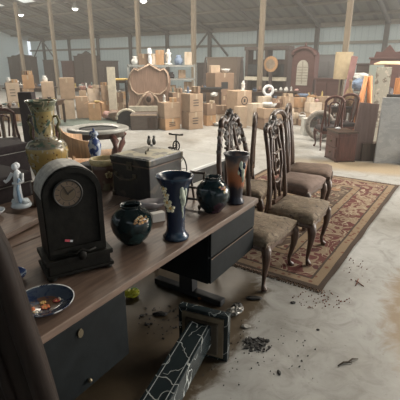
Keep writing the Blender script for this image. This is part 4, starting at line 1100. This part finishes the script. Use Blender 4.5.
for a_ in (-1,1):
    mb(palewood).tube([(a_*.22,-.1,.0),(a_*.22,-.12,.45),(a_*.24,-.08,.58)],.02,8).build('leg', t); mb(palewood).tube([(a_*.22,.3,.0),(a_*.22,.3,.45)],.02,8).build('leg', t)
# blue and white vase on a small black stand
x_, y_ = -.995, 3.74
t = thing('flower_stand', 'small black stand under the blue and white vase', 'stand', (x_, y_, 0)); mb(charc).lathe([(0,.775),(.17,.775),(.17,.75),(.03,.74),(.03,.1),(.16,.0),(0,0)]).build('column', t)
t = thing('blue_white_vase', 'small blue and white lidded vase behind the cream-rimmed planter', 'vase', (x_, y_, .777)); t.scale = (.72,.72,1.22)
mb(bw).lathe([(0,0),(.05,0),(.045,.02),(.075,.10),(.085,.15),(.06,.19),(.035,.205),(.04,.22),(.065,.23),(.045,.255),(0,.26)],seg=24).build('body', t); mb(bw).ball((0,0,.268),.014).build('lid_knob', t)
# dark chairs at the left edge
redv = M('red_brown_leather', (.17,.075,.055), .6, .25)
ch = (('red-brown armchair with curved arms at the left edge, behind the black cases', -2.75, 4.9, -30, redv, .90), ('dark red dining chair with cream cushion behind the palace vase', -2.35, 5.7, -100, cream, .86), ('dark violet chair in shade at left, beyond the red-brown armchair', -3.3, 6.7, -70, clothdark, .95))
for lab, x_, y_, dg, cl, ht in ch: dining_chair(lab, x_, y_, dg, cl, 'looped', .46, .56, HT=ht, group='dark chairs beyond the black cases', frame=redwood)
board('tall dark violet panel left of the palace vase neck', 19.5, 33, 92, 7.0, clothdark, .18, 0, 'upholstered_screen', 0, 'screen')
t = thing('oval_mirror', 'low round mirror in a wreath frame leaning beyond the night stand', 'mirror', (xat(320,9.15,.4), 9.15, .005), 0)
q = mb(M('mirror_glass',(.55,.58,.58),.08,.05,5,.9)); q.tube([(0,0,.34),(0,.03,.34)],.26,28); q.build('glass', t)
q = mb(M('grey_wreath',(.25,.22,.19),.7,.4,30)); q.tube(ring((0,0,.34),.28,0,'xz',36),.055,8,closed=True,up=(0,1,0)); q.build('frame', t)
board('low white moulded panel lying behind the mirror', 303, 325, 118, 9.9, M('dusty_white',(.45,.45,.42),.7,.15), .3, 0, 'white_bench', 0, 'bench')
# fallen dark stuff around x=300-330
for i, (px, lab) in enumerate(((331,'left'),(346,'right'))):
    dining_chair(f'dark wooden chair with an arched back, {lab} one of the two behind the night stand', xat(px,8.25+.62*i,.8), 8.25+.62*i, 85, clothdark, 'looped', .46, .5, HT=1.08, group='dark arched chairs behind the night stand', frame=redwood)
# night stand, leaning slab, marble
n0 = Vector(g(337,163)); n1_ = Vector(g(356,162.5)); n2v = Vector(g(326,155))
zt = zat(133, n0.y)
an = math.atan2(n1_.y-n0.y, n1_.x-n0.x); wN = .40; dN = .50
an = R(8); eN = Vector((math.cos(an), math.sin(an))); fN = Vector((-eN.y, eN.x)); cN = n0+eN*.19+fN*.27-eN*.02
# the stand shows its left side to the viewer: turn it
t = thing('night_stand', 'dark mahogany night stand with drawers standing before the leaning slab', 'cabinet', (cN.x, cN.y, 0), an)
mb(redwood).box((0,0,zt/2),(.36,.46,zt-.03),bev=.006).build('carcass', t)
mb(darkwood).box((0,0,zt-.01),(.39,.49,.03),bev=.006).build('table_top', t)
for k in range(2):
    d_ = mb(redwood).box((-.183,0,zt*(.28+.38*k)),(.02,.38,zt*.32),bev=.005).build('drawer', t); mb(brass).ball((-.2,0,zt*(.28+.38*k)),.018).build('knob', d_)
mb(redwood).box((0,-.232,zt*.5),(.30,.012,zt*.7),bev=.005).build('side_panel', t)
for a_ in (-1,1):
    for b_ in (-1,1): mb(darkwood).box((a_*.16,b_*.21,.008),(.05,.05,.016)).build('foot', t)
q = mb(white); q.ball((0,0,.015),.03,(1.6,1,.6),2,.004); o = q.build('paper_scrap'); o.location = (cN.x-.05, cN.y+.1, zt+.006); tag(o, 'small crumpled white paper on the night stand', 'paper')
a0 = Vector(g(351,163)); zs_ = zat(103.5, 7.05)
t = thing('leaning_slab', 'tall plain brown wooden slab standing right of the night stand', 'board', (2.80, 7.16, 0), R(2))
mb(wood('brown_panel',(.15,.10,.09),.45,2,3,.2)).prism([(-.10,.0),(.30,.0),(.33,zs_-.02),(-.0,zs_+.01)], -.03, .03).build('panel', t)
mb(darkwood).box((.28,.02,.16),(.34,.20,.32)).build('foot_block', t)
m, nt, b = newmat('grey_marble')
vv = coords(nt,(1,1,2.2),(0,R(35),0)); nn = noise(nt, vv, 2.4, 5, .6, 1.2); a = math_n(nt,'ABSOLUTE',math_n(nt,'SUBTRACT',nn,.5))
c = ramp(nt, nn, [(.3,(.40,.415,.43)),(.7,(.56,.57,.58))]); c = mixc(nt, ramp(nt, a, [(0,(.6,.6,.6)),(.03,(0,0,0))]), c, (.62,.62,.61))
lk(nt, c, b.inputs['Base Color']); b.inputs['Roughness'].default_value = .35
zm = zat(97.5, 6.95)
t = thing('marble_slab', 'large grey veined marble slab standing upright at the right edge', 'slab', (3.10, 6.97, 0), R(-6))
mb(m).box((.375,0,zm/2),(.75,.05,zm-.003),bev=.004).build('slab', t)
mb(charc).box((.45,.26,.2),(.6,.42,.40)).build('support_block', t)
mb(charc).box((.62,-.10,.12),(.34,.10,.24)).build('front_block', t)
# things standing on / behind the marble: easel, panels, patterned board, lamp
def slat_easel(x0, x1, yt, yb, Y, lab):
    zt = zat(yt, Y); X = xat((x0+x1)/2, Y, zt); w_ = (x1-x0)*mpp(Y, zt)
    t = thing('wooden_easel', lab, 'easel', (X, Y, 0)); 
    mb(orangewood).tube([(-w_*.1,0,zt),(-w_*.75,-.05,0)],.055,4).build('leg', t); mb(orangewood).tube([(w_*.1,0,zt),(w_*.55,-.05,0)],.055,4).build('leg', t); mb(orangewood).tube([(0,.06,zt-.05),(0,.36,0)],.045,4).build('leg', t)
    mb(orangewood).box((-.03,-.03,zt*.55),(w_*.9,.04,.07)).build('crossbar', t)
slat_easel(361, 376, 76, 103, 9.25, 'orange pine easel behind the brown slab')
board('orange pine post at the right edge, behind the marble slab', 396.5, 402, 78, 8.2, orangewood, .08, 0, 'pine_post', 0, 'post')
board('plain grey-green panel behind the orange easel', 370, 384, 65, 9.3, M('grey_green_panel',(.27,.31,.28),.6,.1), .05)
sf = spots('floral_grey_fabric', (.40,.38,.32), [((.20,.17,.14), 9, .55), ((.55,.50,.42), 14, .6)], 30, rough=.9)
board('grey and cream floral upholstered board behind the marble slab', 378, 391, 67, 8.7, sf, .12, 0, 'floral_screen', 0, 'screen')
board('dark grey box beyond the marble slab top', 389, 402, 94.5, 8.1, charc, .2, 0, 'dark_cabinet', 0, 'cabinet')
t = thing('hanging_disc_lamp', 'floor lamp with a flat glowing orange-cream disc shade at the right edge', 'lamp', (xat(393,9.6,2.1), 9.6, 0))
zt = zat(62.5,9.6); mb(M('amber_shade',(.75,.55,.36),.5,.1)).lathe([(0,zt+.03),(.2,zt+.03),(.34,zt-.02),(.34,zt-.05),(.0,zt-.03)],seg=24).build('lamp_shade', t); mb(darkwood).lathe([(0,0),(.15,0),(.15,.03),(.02,.06),(.02,zt-.03),(0,zt-.03)],seg=12).build('pole', t)
# wicker vase on the dark table behind the night stand, dark table under it
t, z = trestle('dark violet table behind the night stand, under the wicker vase', 332, 354, 9.25, 107, clothdark, 0, .5)
t = thing('wicker_vase', 'brown wicker bottle vase on the dark table behind the night stand', 'vase', (xat(349,9.45,z+.2), 9.45, z+.002))
mb(M('wicker',(.27,.18,.10),.8,.4,40)).lathe([(0,0),(.07,0),(.11,.12),(.115,.22),(.07,.34),(.03,.42),(.03,.52),(.045,.58),(.03,.58),(0,.5)],seg=18).build('body', t)
clutter(334, 344, 9.3, .3, z, 3, 'on the dark violet table', 5, 8)
# rose-red plank leaning
X = xat(354,10.2,1.6); t = mb(M('rose_plank',(.33,.17,.16),.6,.15)).box((0,0,zat(56,10.2)/2),(.14,.05,zat(56,10.2)),ry=.10).build('leaning_plank'); t.location = (X-.1, 10.2, .0); tag(t, 'tall rose-red plank standing behind the wicker vase', 'plank')
# blue-ish bags near the easel
for px, pyb, ji, lab in ((357,90,1,'blue bag heaped left of the orange easel'),(363,84,0,'white flowered bag behind the orange easel'),(383,97,3,'black bag between easel and marble slab')):
    trinket('bag', lab, xat(px,9.9,1), 9.9+(.35 if ji == 0 else 0), zat(pyb,9.9), .42, ji)
    
t, z = trestle('long table carrying bags behind the orange easel', 358, 402, 9.85, 93, greymetal, 0, .6)

# ---- furniture along the back wall
haz = wood('distant_brown_wood', (.07,.05,.045), .6, 0, 2, .2); hazr = wood('distant_red_wood', (.10,.045,.04), .55, 0, 2, .2)
def cab(lab, x0, x1, yt, p, mt, nm='sideboard', cat='cabinet', doors=3, crest=0, mirror=None, dep=.5, z0=0.0, grp=None):
    (X0, Y0), (X1, Y1) = at_b(x0, p), at_b(x1, p)
    Xm, Ym = (X0+X1)/2, (Y0+Y1)/2; w_ = math.hypot(X1-X0, Y1-Y0); zt = zat(yt, Ym)
    t = thing(nm, lab, cat, (Xm+N.x*dep/2, Ym+N.y*dep/2, 0), BR, grp); hh = zt
    mb(mt).box((0,0,hh/2+.03),(w_,dep,hh-.10),bev=.01).build('carcass', t)
    mb(mt).box((0,0,hh-.005),(w_+.08,dep+.06,.05),bev=.01).build('cornice', t)
    for k in range(doors):
        xd = -w_/2+w_*(k+.5)/doors
        d_ = mb(mirror or mt).box((xd,-dep/2-.012,hh*.5),(w_/doors*.86,.025,hh*.78),bev=.01).build('door', t)
        mb(brass).ball((xd+w_/doors*.33,-dep/2-.04,hh*.5),.025).build('knob', d_)
    if crest:
        q = mb(mt); q.prism([(-w_*.45,hh+.02),(-w_*.4,hh+crest*.5),(-w_*.2,hh+crest*.45),(0,hh+crest),(w_*.2,hh+crest*.45),(w_*.4,hh+crest*.5),(w_*.45,hh+.02)],-.05,.05); q.build('crest', t)
    for a_ in (-1,1):
        for b_ in (-1,1): mb(mt).box((a_*w_*.45,b_*dep*.38,.035),(.09,.09,.07)).build('foot', t)
    return t
PF = 17.6
cab('long dark sideboard with curled ends, at the far back left', 8, 31, 57, PF, haz, crest=.25, doors=4)
cab('dark cabinet beside the braced wall post at back left', 43, 52, 60, PF, haz, doors=1)
cab('low red-brown chest of drawers left of the dark wardrobe', 61, 73, 61, PF, hazr, 'chest_of_drawers', 'chest of drawers', 2)
cab('dark wardrobe with a notched cornice at back left', 74, 94, 56, PF, haz, 'wardrobe', 'wardrobe', 2, .3)
cab('dark bookcase behind the cream board', 97, 112, 61, PF, haz, 'bookcase', 'bookcase', 2)
cab('plain brown wooden partition behind the labelled box', 207, 237, 57.5, PF-1.2, M('plywood',(.22,.165,.13),.8,.1,2), 'partition_panel', 'panel', 0)
cab('dark side cabinet left of the plain partition', 197, 204, 63, PF+.7, haz, doors=1)
cab('grey-brown wardrobe between the hutch and the arched cabinet', 289, 297, 58, PF-.6, haz, 'wardrobe', 'wardrobe', 1)
cab('dark red chest of drawers right of the arched cabinet', 318, 342, 79, PF-3.5, hazr, 'chest_of_drawers', 'chest of drawers', 2)
cab('grey cupboard behind the red chest of drawers', 316, 344, 55, PF-1.5, M('grey_cupboard',(.20,.195,.20),.6,.1,2), 'cupboard', 'cabinet', 2)
cab('dark wide cabinet with an arched crest behind the disc lamp', 370, 402, 58, PF-5, hazr, 'wardrobe', 'wardrobe', 2, .35)
cab('brown cupboard left of the disc lamp', 357, 370, 64, PF-4.5, haz, 'cupboard', 'cabinet', 1)
# tall hutch with glass
(X0,Y0),(X1,Y1) = at_b(248, 15.0), at_b(290, 15.0); w_ = math.hypot(X1-X0,Y1-Y0); Xm, Ym = (X0+X1)/2, (Y0+Y1)/2; zt = zat(47, Ym)
t = thing('display_hutch', 'very tall dark hutch with a pale shelf rail, behind the middle column', 'hutch', (Xm, Ym, 0), BR)
for a_ in (-1,0,1): mb(haz).box((a_*(w_/2-.06),0,zt/2),(.12,.45,zt)).build('upright', t)
mb(haz).box((0,.2,zt*.40),(w_,.04,zt*.8)).build('back_panel', t); mb(haz).box((0,0,zt-.05),(w_+.1,.5,.14),bev=.02).build('cornice', t)
z = zat(78.5,Ym); mb(cream).box((0,-.23,z),(w_,.05,.14)).build('shelf_rail', t); mb(haz).box((0,0,z-.05),(w_,.44,.04)).build('shelf', t); mb(haz).box((0,0,.1),(w_,.44,.2)).build('base', t)
for a_ in (-1,1): 
    d_ = mb(M('dark_glass',(.05,.055,.06),.15,.2)).box((a_*w_/4,-.2,(z+zt)/2-.25),(w_/2-.2,.02,zt-z-.75)).build('glass_door', t)
t = thing('gilt_clock_case', 'pale brown carved clock case standing before the tall hutch', 'clock', (Xm-.02, Ym-.72, 0), BR)
zc = zat(64,Ym); mb(palewood).tube([(0,-.02,zc),(0,.06,zc)],.28,16).build('case', t); mb(haz).box((0,.02,zc/2),(.12,.06,zc)).build('pillar', t); mb(M('clock_face',(.3,.24,.18),.5)).tube([(0,-.03,zc),(0,-.02,zc)],.18,16).build('dial', t)
# arched cabinet
(X0,Y0),(X1,Y1) = at_b(294.5, 14.6), at_b(317, 14.6); w_ = math.hypot(X1-X0,Y1-Y0); Xm, Ym = (X0+X1)/2, (Y0+Y1)/2; zt = zat(56, Ym); zp = zat(48, Ym)
t = thing('arched_cabinet', 'dark red cabinet with an arched top and a pale arched door panel', 'cabinet', (Xm, Ym, 0), BR)
q = mb(hazr); q.prism([(-w_/2,0),(-w_/2,zt)]+[(-w_/2*math.cos(PI*k/12), zt+(zp-zt)*math.sin(PI*k/12)) for k in range(1,12)]+[(w_/2,zt),(w_/2,0)],-.22,.22); q.build('carcass', t)
q = mb(hazr); q.tube([(-w_/2*math.cos(PI*k/12), -.24, zt+(zp-zt)*math.sin(PI*k/12)) for k in range(13)],.07,6); q.lathe([(0,0),(.05,.02),(.03,.12),(0,.2)],(0,-.1,zp+.02),10); q.build('arch_moulding', t)
z1, z2 = zat(85,Ym), zat(60,Ym); wd_ = w_*.25
pw = M('pale_door_panel',(.46,.44,.38),.5,.12,4)
q = mb(pw); q.prism([(-wd_,z1),(-wd_,z2-.25)]+[(-wd_*math.cos(PI*k/10), z2-.25+.25*math.sin(PI*k/10)) for k in range(1,10)]+[(wd_,z2-.25),(wd_,z1)],-.25,-.225); d_ = q.build('door', t)
q = mb(M('pale_slat',(.30,.27,.22),.5))
for k in range(6): q.box((0,-.255,z1+.15+k*(z2-z1-.3)/6),(wd_*2,.012,.03))
q.box((0,-.255,(z1+z2)/2),(.03,.012,z2-z1-.1)); q.build('glazing_bar', d_)
# drum lamp
(X0,Y0) = at_b(343.5, 13.2); zt = zat(52,Y0); zb_ = zat(79,Y0)
t = thing('floor_lamp', 'floor lamp with a tall tan drum shade at the right column', 'lamp', (X0, Y0, 0))
mb(M('tan_shade',(.38,.30,.19),.8,.1,10)).lathe([(.26,zb_),(.26,zt),(.25,zt),(.25,zb_)],seg=20).build('lamp_shade', t); mb(darkwood).lathe([(0,0),(.2,0),(.2,.03),(.03,.06),(.03,zb_+.2),(0,zb_+.2)],seg=12).build('pole', t)
# tall dark umbrellas/pointed stands near the partition
for px, lab in ((205.5,'left'),(242,'right')):
    (X0,Y0) = at_b(px, 15.4); zt = zat(56,Y0); q = mb(haz); q.lathe([(0,.0),(.16,.02),(.14,.3),(.10,zt*.6),(.05,zt*.9),(0,zt)],seg=10); o = q.build('folded_parasol'); o.location = (X0,Y0,0); tag(o, f'tall dark folded parasol {lab} of the plain brown partition', 'parasol', 'folded parasols by the partition')
